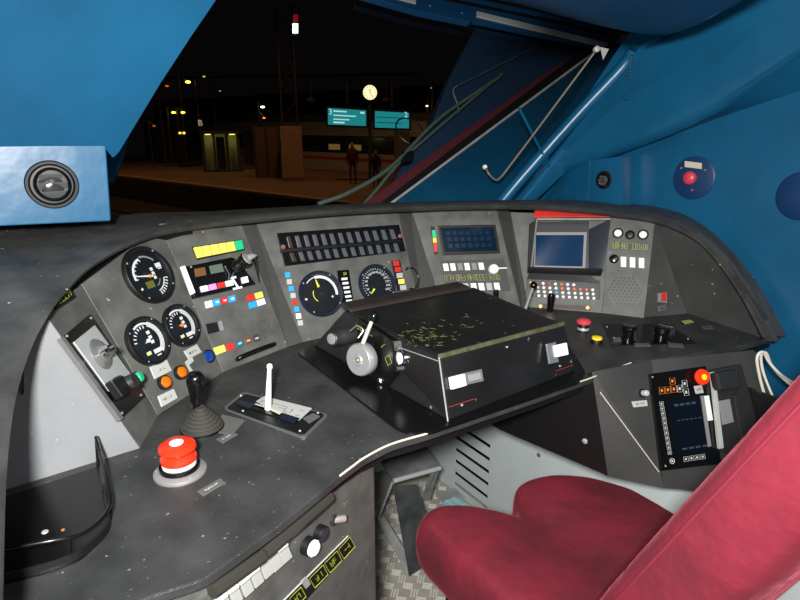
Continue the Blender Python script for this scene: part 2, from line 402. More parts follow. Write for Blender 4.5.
# pedestal under the left half of the desk
e0 = V((.11, .513, .7)); az_p = 26.6; PP = plaz(e0+V((math.sin(R(az_p))*-.0, 0, 0)), az_p, 90); PP = PL(PP.o-PP.n*.03, PP.n)
K = PP.hit(375, 500); K0 = PP.hit(60, 640)
vs, fs = prismdata([V((K0.x-.2, K0.y-.1, .772)), V((K.x, K.y, .772)), V((K.x-.03, K.y+.33, .772)), V((K0.x-.2, K.y+.33, .772))],
                   [V((K0.x-.2, K0.y-.1, 0)), V((K.x, K.y, 0)), V((K.x-.03, K.y+.33, 0)), V((K0.x-.2, K.y+.33, 0))])
mk('pedestal', vs, fs, PANEL, desk, .004)
for a_, b_ in (((212, 592), (262, 556)), ((264, 554), (330, 497))):
    A = PP.hit(*a_, .012); B = PP.hit(*b_, .012)
    tube('edge_guard', [A, B], .0085, mat('edge_guard', (46, 44, 40), .5), desk, 8)
box('console_body', (.48, 1.2, .5), (1.1, 1.4, .83), BLACK, desk)
box('console_body', (.95, .95, .55), (1.14, 1.2, .77), BLACK, desk)

# ================================================================== room shell
WP = plaz((.5, 1.425, 1.08), -3, 52)
def st(o): o['kind'] = 'structure'; return o
win = T('window_1', None, None, WP.hit(300, 206)); st(win)
wpx = [(60, 222), (60, 60), (180, -60), (470, -60), (600, 45), (384, 206)]
slab('glass_pane', WP, wpx, -.006, 0, GLASS, win)
# black rubber frame along the right edge
fr0, fr1 = WP.hit(380, 209, 0), WP.hit(602, 46, 0)
slab('frame_seal', WP, [(372, 209), (586, 47), (602, 47), (386, 208)], -.012, .004, BLACK, win, .002)
slab('frame_strip', WP, [(384, 207), (599, 47.5), (602, 48), (388, 207)], -.004, .010, STEEL, win, .001)
# navy and maroon bodywork added outside the pane, standing in for the pillar's reflection
refl_root = T('glass_reflection', None, None, WP.hit(470, 120, -.1)); st(refl_root)
slab('pillar_reflection', WP, [(385, 206), (398, 172), (430, 128), (450, 76), (474, 30), (500, 5), (640, 20), (600, 60), (420, 196)], -.16, -.09, mat('reflection_navy', (20, 44, 70), .6), refl_root, .01)
slab('maroon_reflection', WP, [(352, 212), (400, 176), (560, 62), (606, 50), (400, 205)], -.085, -.03, mat('reflection_maroon', (84, 34, 42), .5), refl_root, .006)
# right side wall, padded blue, built as joined facets
X5 = 1.5
P = dict(a=WP.hit(388, 208), b=WP.hit(604, 47), c=hy(512, 207, 1.30), d=hy(630, 50, 1.06))
P['c2'] = hy(500, 222, 1.30); P['a2'] = WP.hit(360, 228)
def facet(name, pts, th=.03, mt=BLUE, bev=.006, parent=None, away=None, **k):
    pts = [V(p) for p in pts]; n = (pts[1]-pts[0]).cross(pts[2]-pts[0]).normalized()
    if n.dot(CAM-pts[0]) < 0: n = -n
    vs, fs = prismdata(pts, [p-n*th for p in pts]); return mk(name, vs, fs, mt, parent, bev, smooth=True, **k)
wr = T('wall_right', None, None, (1.5, .5, 0)); st(wr)
facet('pillar_panel', [P['a2'], P['a'], P['b'], P['d'], P['c'], P['c2']], .02, parent=wr)
tube('padded_ridge', spline([hy(492, 214, 1.30), hy(520, 180, 1.26), hy(575, 118, 1.16), hy(622, 68, 1.07), hy(634, 50, 1.04)]), [.019]*25, BLUE, wr, 12)
XB = 1.42
beam = [hy(500, 222, 1.31), hy(516, 197, 1.29), hy(560, 143, 1.20), hy(632, 54, 1.065), hx(650, 40, XB), hx(690, 20, XB-.02), hx(730, -70, XB-.04), hx(900, -90, XB-.04), hx(900, 0, XB-.01), hx(800, 48, XB), hx(714, 106, XB), hx(665, 130, XB), hx(615, 149, XB), hx(560, 168, XB+.01), hy(520, 205, 1.30)]
facet('beam_face', beam, .03, parent=wr, bev=.012)
under = [hx(560, 168, XB+.012), hx(615, 149, XB+.002), hx(665, 130, XB+.002), hx(714, 106, XB+.002), hx(800, 48, XB+.002), hx(900, 0, XB)]
low = [hx(560, 174, X5), hx(622, 155, X5), hx(681, 132, X5), hx(735, 112, X5), hx(800, 91, X5), hx(900, 58, X5)]
vs, fs = grid([under, low, [p+V((.04, 0, .01)) for p in low]]); mk('beam_underside', vs, fs, BLUE, wr, smooth=True)
sp = [(-1.2, 0), (1.66, 0), (1.50, 1.0), (1.40, 1.10), (.68, 2.05), (-1.2, 2.05)]
vs, fs = prismdata([V((X5, a, b)) for a, b in sp], [V((X5+.03, a, b)) for a, b in sp]); mk('side_panel', vs, fs, BLUE, wr)
# left pillar and overhead padding
tube('panel_crease', [hy(519, 108, 1.205), hy(534, 137, 1.20), hy(549, 166, 1.215)], .004, BLUE, wr, 6)
wl = T('wall_left', None, None, (-.4, .5, 0)); st(wl)
TL = plaz(hy(105, 145, 1.14), 0, 118)
o = slab('overhead_pad', TL, [(-140, 147), (104, 147), (113, 158), (119, 152), (160, 84), (190, 38), (216, 0), (262, -75), (-180, -110)], -.05, 0, BLUE, wl, .008, rc=.003, seg=3)
slab('pillar_tip', WP, [(98, 180), (104, 150), (132, 120), (125, 152), (114, 181)], -.01, .006, BLUE, wl, .002)
box('side_panel', (-.62, -1.2, 0), (-.55, 1.1, 2.05), BLUE, wl)
VB = plaz(hy(52, 185, 1.14), 0, 90)
vbx = slab('vent_housing', VB, [(-150, 146), (106, 145.5), (111, 221), (-150, 233)], -.13, 0, BLUE, wl, .009, rc=.004, seg=3)
# ceiling
ce = T('ceiling', None, None, (.6, 0, 2.05)); st(ce)
box('ceiling_panel', (-.6, -1.2, 2.05), (1.55, .35, 2.09), mat('ceiling_paint', (190, 200, 205), .6), ce)
cz = 1.49
cp = [hz(478, -3, cz-.04), hz(560, 20, cz-.04), hz(630, 36, cz-.035), hz(662, 39, cz-.04), hz(690, 24, cz-.02), hz(722, -6, cz), hz(770, -60, cz+.05)]
cb = [p+V((-.22, -.38, .16)) for p in cp]
mid = [(p+q_)*.5+V((.02, -.03, -.045)) for p, q_ in zip(cp, cb)]; q1 = [p*.82+q_*.18+V((0, 0, -.035)) for p, q_ in zip(cp, cb)]
vs, fs = grid([[p+V((.02, .03, .03)) for p in cp], cp, q1, mid, cb]); mk('overhead_bulge', vs, fs, BLUED, ce, smooth=True, sub=1)
# floor, rear wall, footwell side wall
fl = T('floor', None, None, (.4, .4, 0)); st(fl)
box('floor_plate', (-.6, -1.2, -.03), (1.55, 1.75, 0), FLOORM, fl)
rg = random.Random(3); L = []
for i in range(18):
    for j in range(24):
        x = .35+i*.046; y = .75+j*.031; dgn = 1 if (i+j) % 2 else -1
        for s_ in (-1, 0, 1):
            c, s = math.cos(R(45*dgn)), math.sin(R(45*dgn)); ox, oy = -s*s_*.008, c*s_*.008
            A = [(x+ox+c*u_-s*v_, y+oy+s*u_+c*v_) for u_, v_ in ((-.014, -.0018), (.014, -.0018), (.014, .0018), (-.014, .0018))]
            L.append(prismdata([V((*p, .0022)) for p in A], [V((*p, 0)) for p in A]))
vs, fs = join(L); mk('floor_tread', vs, fs, mat('tread_bright', (215, 211, 200), .4, .1), fl, kind='stuff')
wb = box('wall_rear', (-.6, -1.25, 0), (1.55, -1.2, 2.09), mat('rear_wall', (170, 175, 178), .6)); st(wb)
wf = T('wall_front', None, None, (1.16, 1.3, 0)); st(wf)
XD = 1.16
box('bulkhead', (-.6, 1.62, 0), (1.16, 1.66, .8), DUCT, wf)
sl = [((465, 427), (491, 451)), ((457, 435), (490, 463)), ((456, 447), (489, 475)), ((455, 458), (488, 487)), ((454, 470), (487, 499)), ((453, 481), (486, 508))]
ya = sum(hx(*a, XD).y for a, b in sl[1:])/5; yb = sum(hx(*b, XD).y for a, b in sl)/6
zs = [(hx(*a, XD).z+hx(*b, XD).z)/2 for a, b in sl]
box('duct_side', (XD, ya, 0), (XD+.004, 1.62, .74), DUCT, wf)
box('duct_side', (XD, .72, 0), (XD+.004, yb, .74), DUCT, wf)
box('duct_side', (XD, .20, 0), (XD+.004, .72, .60), DUCT, wf)
sh = .015; lv = [.74]+sum([[z+sh/2, z-sh/2] for z in zs], [])+[0]
for i in range(0, len(lv), 2): box('slotted_strip', (XD, yb, lv[i+1]), (XD+.004, ya, lv[i]), DUCT, wf)
box('duct_inside', (XD+.06, .3, 0), (XD+.07, 1.6, .74), BLACK, wf)
c = hx(539, 455, XD); lathe('wall_bolt', c, (-1, 0, 0), [(.007, 0), (.006, .003), (0, .004)], BRASS, wf, 10)
# lower right cabinets (part of the desk)
A0 = hz(595, 384, .785); A1 = hz(497, 425, .785)
cpl = PL(A0, V((-1, -.2, 0)));
CC = plaz(hy(650, 373, .60), -19, 66)
aT = V((A0.x, A0.y, .785)); 
CA = pl3(aT, aT+V((-.21, .98, 0)), aT+V((.03, .0, -.3)))
slab('lower_cabinet_side', CA, [(480, 418), (592, 372), (608, 476), (500, 430)], -.01, 0, BLACK, desk, .001)
cbl, cbr = CC.hit(652, 360), CC.hit(664, 488); pa = CA.hit(592, 372); pb = CA.hit(608, 476)
BB = pl3(pa, cbl, CC.hit(661, 474))
facet('lower_cabinet_corner', [pa, cbl, CC.hit(661, 474)], .01, mat('cab_grey', (54, 54, 53), .5, var=.2, bump=.3), .0005, desk)
facet('lower_cabinet_corner', [pa, CC.hit(661, 474), cbr, pb], .01, MATS['cab_grey'], .0005, desk)
facet('lower_cabinet_face', [cbl, CC.hit(754, 350), CC.hit(800, 460), CC.hit(800, 500), cbr], .01, MATS['cab_grey'], .001, desk)
tube('worn_edge', [BB.hit(600, 392, .001), BB.hit(659, 472, .001)], .0009, MATS['worn_edge'], desk, 5)

# ================================================================== the driver's seat
st_x0, st_x1 = .59, 1.06
seat = T('driver_seat', "red velvet driver's seat with lobed cushion and reclined backrest", 'seat', (.82, .55, 0))
NU, NV = 21, 13
def cush(u, v):      # u across 0..1, v back 0 .. front 1
    kx = [(0, .80), (.08, .82), (.22, .79), (.36, .735), (.43, .715), (.485, .735), (.53, .785), (.62, .79), (.78, .765), (.92, .70), (1, .62)]
    for (a0, f0), (a1, f1) in zip(kx, kx[1:]):
        if a0 <= u <= a1+1e-9: fy = f0+(f1-f0)*(u-a0)/(a1-a0)
    x = st_x0+(st_x1-st_x0)*u; y = .33+(fy-.33)*v
    z = .485+.022*math.exp(-((u-.14)/.16)**2)*(.5+.5*v)+.006*math.exp(-((u-.70)/.2)**2)-.022*math.exp(-((u-.46)/.09)**2)*v**2-.012*math.exp(-((u-.5)/.3)**2)*(1-v)
    z += .007*noise.noise(V((u*4, v*4, 1)))+.003*noise.noise(V((u*11, v*9, 4)))
    return V((x, y, z))
top = [[cush(i/(NU-1), j/(NV-1)) for i in range(NU)] for j in range(NV)]
cen = V((.815, .58, .40))
vs = []; fs = []
lay = [[(p) for p in r] for r in top]
per = [(j, 0) for j in range(NV)]+[(NV-1, i) for i in range(1, NU)]+[(j, NU-1) for j in range(NV-2, -1, -1)]+[(0, i) for i in range(NU-2, 0, -1)]
vs = [p for r in top for p in r]; rings = [[j*NU+i for j, i in per]]
for dz, k in ((.035, 1.045), (.085, 1.05), (.13, 1.0), (.15, .86)):
    st0 = len(vs)
    for j, i in per:
        p = top[j][i]; q_ = V((cen.x+(p.x-cen.x)*k, cen.y+(p.y-cen.y)*k, (p.z*.75+.475*.25)-dz)); vs.append(q_)
    rings.append(list(range(st0, len(vs))))
fs = [[j*NU+i, j*NU+i+1, (j+1)*NU+i+1, (j+1)*NU+i] for j in range(NV-1) for i in range(NU-1)]
for a, b in zip(rings, rings[1:]):
    n = len(a); fs += [[a[i], a[(i+1) % n], b[(i+1) % n], b[i]] for i in range(n)]
fs.append(rings[-1])
mk('cushion', vs, fs, VELV, seat, smooth=True, sub=2)
# backrest: thick reclined pad seen from behind its left side
Bb = V((0, .425, .56)); Bt = V((0, .180, 1.13)); bd = (Bt-Bb).normalized(); bn = V((0, -bd.z, bd.y))   # bn points to the rear
def brest(s, t):     # s along 0..1, returns outline ring of the cross section at that height
    c = Bb+(Bt-Bb)*s; wd = .235*(1-.12*s**3); th = .135*(1-.25*s**4); ring_ = []
    cx = .82
    for k in range(28):
        a = 2*math.pi*k/28; ca, sa = math.cos(a), math.sin(a)
        e = .42; X = math.copysign(abs(ca)**e, ca)*wd; Y = math.copysign(abs(sa)**e, sa)*th/2
        dent = -.018*math.exp(-(X/.12)**2) if sa < 0 else .012*math.exp(-(X/.12)**2)
        ring_.append(V((cx+X, 0, 0))+c+bn*(th/2+Y-(dent if sa < 0 else -dent)*1))
    return ring_
rows = []
for s in (0, .02, .06, .2, .4, .6, .8, .93, .985, 1.0):
    rg_ = brest(s, 0); cc = sum(rg_, V((0, 0, 0)))/28
    k = {0: .80, .02: .93, .985: .93, 1.0: .8}.get(s, 1.0)
    rows.append([cc+(p-cc)*k for p in rg_])
vs = [p for r in rows for p in r]; fs = [[j*28+i, j*28+(i+1) % 28, (j+1)*28+(i+1) % 28, (j+1)*28+i] for j in range(len(rows)-1) for i in range(28)]
fs += [list(range(28)), [(len(rows)-1)*28+i for i in range(28)]]
mk('backrest', vs, fs, VELV, seat, smooth=True, sub=1)
seam = [Bb+(Bt-Bb)*s+V((.82-.235*(1-.12*s**3)-.0015, 0, 0))+bn*.032 for s in [i/14 for i in range(1, 14)]]
tube('seam_piping', seam, .0022, VELVD, seat, 6)
box('seat_pan', (.61, .36, .30), (1.03, .74, .40), BLACK, seat, .01)
lathe('pedestal_post', (.82, .52, 0), (0, 0, 1), [(.16, 0), (.16, .02), (.05, .04), (.05, .31)], BLACK, seat)

# ================================================================== throttle box on the desk
BT = PL((0, 0, .90), (0, 0, 1), up=(0, 1, 0)); BT.u = V((1, 0, 0)); BT.v = V((0, 1, 0))
tl, tr, br_, bl = hz(345, 310, .9), hz(474, 287, .9), hz(564, 324, .9), hz(439, 357, .9)
fbl, fbr = hz(448, 421, .804), hz(576, 371, .804)
tbx = T('throttle_console', 'low black box with sloping front and worn lid in the middle of the desk', 'control box', (.71, .85, .804))
sbl = V((.46, 1.08, .804)); sml = V((tl.x-.012, tl.y, .9))
# body: left side leans outwards towards the rear
vs = [tl, tr, br_, bl, V((.50, 1.085, .804)), V((.90, 1.085, .804)), fbr, fbl]
BXS = [[0, 1, 2, 3], [7, 6, 5, 4], [3, 2, 6, 7], [2, 1, 5, 6], [1, 0, 4, 5], [0, 3, 7, 4]]
mk('box_body', vs, BXS, BOXM, tbx, .004)
FT = pl3(bl, br_, fbl); SD = pl3(tl, bl, fbl)
lid = slab('lid', BT, [(350, 311.5), (473, 289), (562, 323), (440, 355)], -.001, .004, BOXM, tbx, .002)
# worn yellowish metal strip along the front edge of the lid
vs, fs = prismdata([bl+V((.0, -.002, .005)), br_+V((0, -.002, .005)), br_+V((0, .0035, .0045)), bl+V((0, .0035, .0045))], [bl+V((0, -.002, -.003)), br_+V((0, -.002, -.003)), br_+V((0, .0035, -.002)), bl+V((0, .0035, -.002))])
mk('edge_strip', vs, fs, mat('worn_brass_strip', (84, 84, 62), .45, .2, var=.35, vscale=60), tbx, .001)
hp = [hz(350, 312, .904), hz(470, 289, .904)]
d_ = (hp[1]-hp[0]); vs, fs = prismdata([hp[0]+V((0, .004, .007)), hp[1]+V((0, .004, .007)), hp[1]+V((-.01, .035, .012)), hp[0]+V((0, .035, .012))], [hp[0]-V((.0, 0.004, .0)), hp[1]-V((0, .004, .0)), hp[1]+V((0, .06, .0)), hp[0]+V((0, .06, .0))])
mk('rear_ridge', vs, fs, mat('ridge_brownblack', (40, 33, 31), .5, var=.3), tbx, .004)
tube('red_pinstripe', [hp[0]+V((.01, .001, .0)), hp[1]+V((-.01, .001, .0))], .0006, RED, tbx, 5)
rg = random.Random(5); L = []
for (cx, cy, sx, sy, n_) in ((425, 336, 14, 4, 60), (440, 326, 25, 8, 14), (468, 322, 8, 4, 6)):     # chalky yellow-green scratches
    for i in range(n_):
        x, y = cx+rg.gauss(0, sx), cy+rg.gauss(0, sy); a = BT.ab(x, y, .0045); t = rg.uniform(-1.2, 1.8); l = rg.uniform(.0015, .007); c, s = math.cos(t)*l, math.sin(t)*l; w_ = .00035
        nn = V((-s, c)).normalized()*w_
        q_ = [(a[0]-c+nn.x, a[1]-s+nn.y), (a[0]+c, a[1]+s), (a[0]-c-nn.x, a[1]-s-nn.y)]
        L.append(prismdata([BT.pt(u_, v_, .0045) for u_, v_ in q_], [BT.pt(u_, v_, .0038) for u_, v_ in q_]))
vs, fs = join(L); mk('yellow_scratches', vs, fs, mat('scratch_paint', (92, 94, 42), .7), tbx, kind='stuff')
# front face: two slide latches
for nm, q_, wq in (('latch_plate', [(452, 376), (482, 369), (484, 381), (454, 388)], [(451, 377), (465, 373.5), (467, 385.5), (453, 389.5)]),
                   ('latch_plate', [(547, 344), (556, 342), (559, 362), (550, 364)], [(556, 345), (567, 342.5), (569, 354.5), (558, 357)])):
    o = slab(nm, FT, q_, -.001, .004, SILV, tbx, .001); slab('latch_button', FT, wq, 0, .009, WHITE, tbx, .0015)
slab('latch_label', FT, [(468, 375), (480, 372.2), (481.5, 378.5), (469.5, 381.5)], .004, .0045, GREYP, tbx)
tube('red_pinstripe', [FT.hit(449, 407, .0005), FT.hit(474, 399, .0005)], .0005, mat('worn_red', (150, 50, 30), .6), tbx, 5); tube('red_pinstripe', [FT.hit(556, 371, .0005), FT.hit(573, 365, .0005)], .0005, mat('worn_red', (150, 50, 30), .6), tbx, 5)
tube('corner_trim', [bl+V((-.001, -.001, 0)), fbl+V((-.001, -.001, 0))], .0013, STEEL, tbx, 6)
for p in ((507, 347), (462, 405), (560, 366)): screwhead(FT, p, .002, STEEL, tbx)
# left side: gear plate, wheel, knobs
gp = slab('side_cheek', SD, [(358, 318), (392, 340), (396, 372), (383, 396), (366, 378), (352, 330)], -.003, .012, BLACKG, tbx, .003)
WN = V((-1, -.30, .12)).normalized(); wc = V((.512, .89, .862)); wx = topx(wc)
WPn = PL(wc, WN)
wc = hitp(362, 359, (.500, .88, .86), WN)
tw = T('throttle_lever', 'round aluminium handwheel with black ball lever on the left side of the box', 'handwheel', wc)
lathe('wheel', wc, WN, [(.012, -.03), (.012, -.012), (.029, -.012), (.0315, -.009), (.0315, .009), (.029, .012), (.012, .012), (.010, .014), (.006, .014), (.005, .010), (0, .010)], mat('turned_aluminium', (158, 159, 158), .38, .45), tw, 40)
lathe('hub_screw', wc+WN*.010, WN, [(.004, 0), (.004, .004), (.0025, .0055), (0, .0055)], BRASS, tw, 12)
p0 = hitp(363, 343, wc+WN*.0, WN); p1 = hitp(373, 318, wc-WN*.012, WN)
tube('lever_stick', [p0-(p1-p0)*.12, p0, p1], [.0045, .0042, .0038], LABEL, tw, 12)
bdir = (p1-p0).normalized(); lathe('ball_knob', p1-bdir*.004, bdir, [(0, -.004), (.006, -.002), (.0085, .004), (.0088, .009), (.007, .014), (.003, .0175), (0, .018)], BLACKG, tw, 20)
kn = T('range_knob', 'black knurled knob beside the aluminium handwheel', 'knob', hitp(336, 338, (.46, 1.0, .86), WN))
c = kn.location.copy(); pr = [(.017, -.045), (.017, -.01), (.014, -.008), (.014, .004), (.012, .006), (0, .006)]
vs, fs = ringdata(c, WN, [(.001, -.045)]+pr[:1]+[(.017, -.01), (.014, -.006), (.014, .010), (.012, .012), (.001, .012)], 28); mk('knob_body', vs, fs, DARK, kn, smooth=True)
lathe('knob_cap', c+WN*.0125, WN, [(.011, 0), (.010, .002), (0, .003)], GREYP, kn)
tube('clamp_wire', spline([hitp(350, 331, c, WN), hitp(357, 326, c-WN*.02, WN), hitp(363, 330, c-WN*.03, WN), hitp(358, 338, c-WN*.02, WN)]), .0015, SILV, kn, 6)
c = SD.hit(402, 358); wbn = T('side_button', 'white round push button with chrome collar on the left flank of the black box', 'button', c)
ring('collar', c, SD.n, [(.0150, -.001), (.0150, .005), (.012, .007), (.0105, .005), (.0105, -.001)], CHROME, wbn); lathe('button_cap', c, SD.n, [(.0104, -.001), (.0104, .006), (.008, .008), (0, .009)], WHITE, wbn)
c = SD.hit(380, 381, .014); lathe('side_bolt', c, WN, [(.006, -.008), (.006, .002), (.004, .004), (0, .004)], CHROME, tbx, 12)
glyphs('side_marking', SD, [(385, 342), (397, 375), (392, 378), (380, 346)], 3, LIME, tbx, .0125, 3, .3)
glyphs('side_marking', SD, [(356, 324), (374, 333), (373, 337), (355, 328)], 4, LIME, tbx, .0125, 4)
tube('corner_trim', [SD.hit(392, 345, .001), SD.hit(438, 361, .001)], .0008, STEEL, tbx, 5)

# ================================================================== instruments
def gauge(name, label, pl, px, r, layout, group=None, bez=BLACK):
    c = pl.hit(*px); a0, b0_ = pl.ab(*px); g = T(name, label, 'gauge', c, group)
    ring('bezel', c, pl.n, [(r, -.002), (r, .008), (r*.97, .010), (r*.86, .009), (r*.82, .004), (r*.82, -.002)], bez, g, 40)
    lathe('dial', c, pl.n, [(r*.83, 0), (r*.83, .003), (0, .0031)], DIALB, g, 36)
    P_ = lambda rr, t, h=.0034: pl.pt(a0+rr*r*math.cos(R(t)), b0_+rr*r*math.sin(R(t)), h)
    def arc(nm, r0, r1, t0, t1, mt, h=.0034):
        n = max(6, int(abs(t1-t0)/8)); A = [P_(r0, t0+(t1-t0)*i/n, h) for i in range(n+1)]; B = [P_(r1, t0+(t1-t0)*i/n, h) for i in range(n+1)]
        vs, fs = grid([A, B, [p-pl.n*.0003 for p in B], [p-pl.n*.0003 for p in A], A]); return mk(nm, vs, fs, mt, g)
    def blk(nm, x, y, w_, h_, mt, rot=0, up=.0036):
        return rect(nm, pl, (a0+x*r, b0_+y*r), w_*r, h_*r, .003, up, mt, g, rot=rot)
    def ticks(nm, r0, r1, ts, w_, mt):
        L = []
        for t in ts:
            dn = R(w_); q_ = [P_(r0, t-w_, .0036), P_(r1, t-w_, .0036), P_(r1, t+w_, .0036), P_(r0, t+w_, .0036)]
            L.append(prismdata(q_, [p-pl.n*.0004 for p in q_]))
        vs, fs = join(L); return mk(nm, vs, fs, mt, g)
    def needle(t, l, mt, tail=.12, w_=.035, hub=.07, hubm=None, x=0, y=0):
        ca, sa = math.cos(R(t)), math.sin(R(t)); q_ = [(-tail, -w_), (l, -w_*.35), (l, w_*.35), (-tail, w_)]
        slab2('needle', pl, [(a0+(x+u_*ca-v_*sa)*r, b0_+(y+u_*sa+v_*ca)*r) for u_, v_ in q_], .0045, .0055, mt, g)
        lathe('needle_hub', pl.pt(a0+x*r, b0_+y*r, .004), pl.n, [(hub*r, 0), (hub*r, .002), (0, .0024)], hubm or mt, g, 16)
    layout(dict(arc=arc, blk=blk, ticks=ticks, needle=needle, P=P_, g=g, pl=pl, a=a0, b=b0_, r=r))
    for t in (45, 135, 225, 315): lathe('screw', P_(.91, t+8, .0085), pl.n, [(r*.035, 0), (r*.035, .0012), (0, .0016)], STEEL, g, 8)
    lathe('cover_glass', c+pl.n*.0062, pl.n, [(r*.84, 0), (r*.84, .0008), (0, .0008)], CLEAR, g, 32)
    return g
WH = mat('dial_white', (200, 202, 200), .5); GY = mat('dial_grey', (120, 126, 128), .5)
def lay1(k):
    k['arc']('upper_scale', .56, .64, 100, 185, WH); k['arc']('upper_scale', .62, .68, 40, 95, GY); k['ticks']('scale_ticks', .50, .58, range(100, 186, 17), 1.6, WH)
    k['needle'](168, .62, WH, hub=.06, hubm=mat('hub_orange', (210, 130, 30), .5), y=-.05)
    for i in range(3): k['blk']('digit_plate', .22, .16-i*.15, .11, .11, WH)
    k['blk']('maker_plate', .58, .22, .24, .16, WH); k['blk']('maker_plate', .60, .10, .16, .04, WH)
    k['arc']('lower_scale', .26, .31, 150, 330, WH) if False else None
    L = k['ticks']('lower_scale', .66, .78, range(-75, -20, 9), 1.6, WH); k['arc']('lower_scale', .60, .64, -78, -22, WH); k['arc']('lower_scale', .44, .47, -70, -30, GY); k['ticks']('scale_mark', .62, .7, (215,), 3, WH)
    k['blk']('green_field', -.12, -.32, .35, .24, mat('dial_olive', (92, 92, 30), .5), up=.0033)
def lay2(k, n_w=WH, lime=True):
    k['arc']('outer_scale', .60, .80, -52, 62, WH); k['arc']('outer_scale', .68, .76, 62, 120, WH)
    for rr in (.63, .69, .745): k['arc']('scale_line', rr, rr+.012, -45, 60, GY, .0037)
    k['ticks']('scale_ticks', .52, .64, range(80, 175, 15), 2.2, WH); k['needle'](195 if n_w is WH else 170, .18, n_w, hub=.08)
    for i in range(3): k['blk']('digit_plate', .20, .30-i*.20, .16, .13, WH)
    k['blk']('maker_plate', .22, -.50, .36, .17, WH); k['blk']('maker_plate', .22, -.68, .22, .05, WH)
    k['blk']('corner_mark', -.22, -.46, .22, .14, mat('dial_lime', (190, 205, 130), .5))
gauge('pressure_gauge', 'largest of the three dials on the left slope, with two small scales and white needle', P1, (147.5, 275.5), .055, lay1)
gauge('pressure_gauge', 'lower left dial with broad white scale arc and white needle, above the lever plate', P1, (146.5, 341.5), .0445, lay2)
gauge('pressure_gauge', 'small dial with white arc and orange hub, right of its twin, above the lamps', P1, (180, 326), .0420, lambda k: lay2(k, mat('hub_orange', (210, 130, 30), .5)))
def lay3(k):
    k['arc']('force_scale', .68, .80, -12, 100, WH); k['arc']('force_scale', .74, .78, 100, 135, WH); k['ticks']('scale_mark', .68, .78, (190,), 3.2, WH); k['blk']('plus_mark', .50, -.20, .12, .03, WH); k['blk']('plus_mark', .50, -.20, .03, .12, WH)
    k['needle'](100, .64, mat('needle_yellow', (205, 210, 60), .5), tail=-.3, w_=.05, hub=.01); lathe('hub_cap', k['P'](0, 0, .004), k['pl'].n, [(.30*k['r'], 0), (.30*k['r'], .002), (0, .002)], BLACK, k['g'], 28)
    k['arc']('lower_marks', .34, .37, 150, 235, MATS['needle_yellow'])
def lay4(k):
    for i in range(14):
        t = 215-i*19; a, b = k['a']+.60*k['r']*math.cos(R(t)), k['b']+.60*k['r']*math.sin(R(t))
        textobj('numeral', str(i*20), k['pl'], None, .0078, WH, k['g'], h=.0036, ab=(a, b))
    k['ticks']('scale_ticks', .73, .80, [215-i*9.5 for i in range(27)], .9, WH)
    k['needle'](222, .62, MATS['needle_yellow'], tail=-.3, w_=.05, hub=.01); lathe('hub_cap', k['P'](0, 0, .004), k['pl'].n, [(.30*k['r'], 0), (.30*k['r'], .002), (0, .002)], BLACK, k['g'], 28)
gauge('force_gauge', 'large round dial with white arc and yellow needle, left of the digital strip', P2, (320.5, 294), .055, lay3, bez=BEZ)
gauge('speedometer', 'round speedometer with ring of white numbers under the black breaker rack', P2, (376.5, 284.5), .051, lay4, bez=BEZ)

def button(name, label, pl, px, r, h, mt, cat='button', collar=None, group=None, dome=.3, col_r=1.3, col_h=.004, n=None):
    c = pl.hit(*px); nn = n or pl.n; t = T(name, label, cat, c, group)
    if collar: ring('collar', c, nn, [(r*col_r, -.001), (r*col_r, col_h), (r*1.12, col_h*1.3), (r*1.02, col_h), (r*1.02, -.001)], collar, t)
    lathe('cap', c, nn, [(r, -.001), (r, h*(1-dome)), (r*.85, h*(1-dome*.3)), (r*.5, h), (0, h*1.02)], mt, t); return t
# --- lever panel (P0): device frame with metal plate and cone lever
u = T('lever_unit', 'tall black frame with aluminium plate, cone lever and green button on the far left slope', 'switch unit', P0.hit(104, 365))
slab('frame', P0, [(63, 337), (91, 314), (146, 396), (122, 418)], -.001, .004, BLACKG, u, .001)
slab('metal_plate', P0, [(74, 342), (95, 325), (131, 374), (110, 391)], .003, .006, ALU, u, .0008)
slab('frame_edge', P0, [(61, 338), (64, 336), (124, 418), (121, 420)], .0, .007, SILV, u)
c = P0.hit(101, 354, .006)
lathe('cone', c, P0.n, [(.026, 0), (.024, .002), (.018, .003), (.012, .008), (.008, .016), (.006, .022), (0, .022)], SILV, u)
tube('lever', [c+P0.n*.016, P0.hit(103, 353, .035), P0.hit(112, 347, .045)], [.004, .004, .003], CHROME, u, 12); lathe('lever_tip', P0.hit(111, 347.5, .046), P0.n+P0.u*.8, [(0, -.004), (.005, -.003), (.0055, .003), (0, .005)], BLACK, u)
lathe('socket', c, P0.n, [(.009, .0), (.010, .006), (.009, .012), (0, .012)], BLACK, u, 20)
lathe('knob_base', P0.hit(118, 388, .004), P0.n, [(.017, 0), (.017, .010), (.012, .016), (.011, .03), (0, .03)], DARK, u); slab('knob_wing', P0, [(112, 380), (122, 375), (134, 390), (124, 397)], .012, .026, BLACK, u, .003)
lathe('green_button', P0.hit(131, 381, .01), P0.n, [(.0085, 0), (.0085, .016), (.007, .019), (0, .0195)], GRN, u)['label'] = 'green round button'
lathe('button_socket', P0.hit(131, 381, .004), P0.n, [(.011, 0), (.011, .012), (0, .012)], BLACK, u)
for p in ((67, 336), (91, 318), (141, 395), (122, 413)): screwhead(P0, p, .0024, SILV, u, .004)
pn = T('marking_plate', 'small black plate with yellow symbols tucked under the left end of the cowl', 'plate', P0.hit(62, 296))
slab('plate', P0, [(50, 296), (68, 281), (76, 297), (58, 309)], -.001, .004, BLACK, pn, .0008); slab('yellow_patch', P0, [(62, 289), (68, 285), (71, 291), (65, 295)], .003, .0045, YELB, pn); glyphs('symbols', P0, [(54, 295), (67, 285), (73, 296), (60, 305)], 4, LIME, pn, .0042, 8, .6)
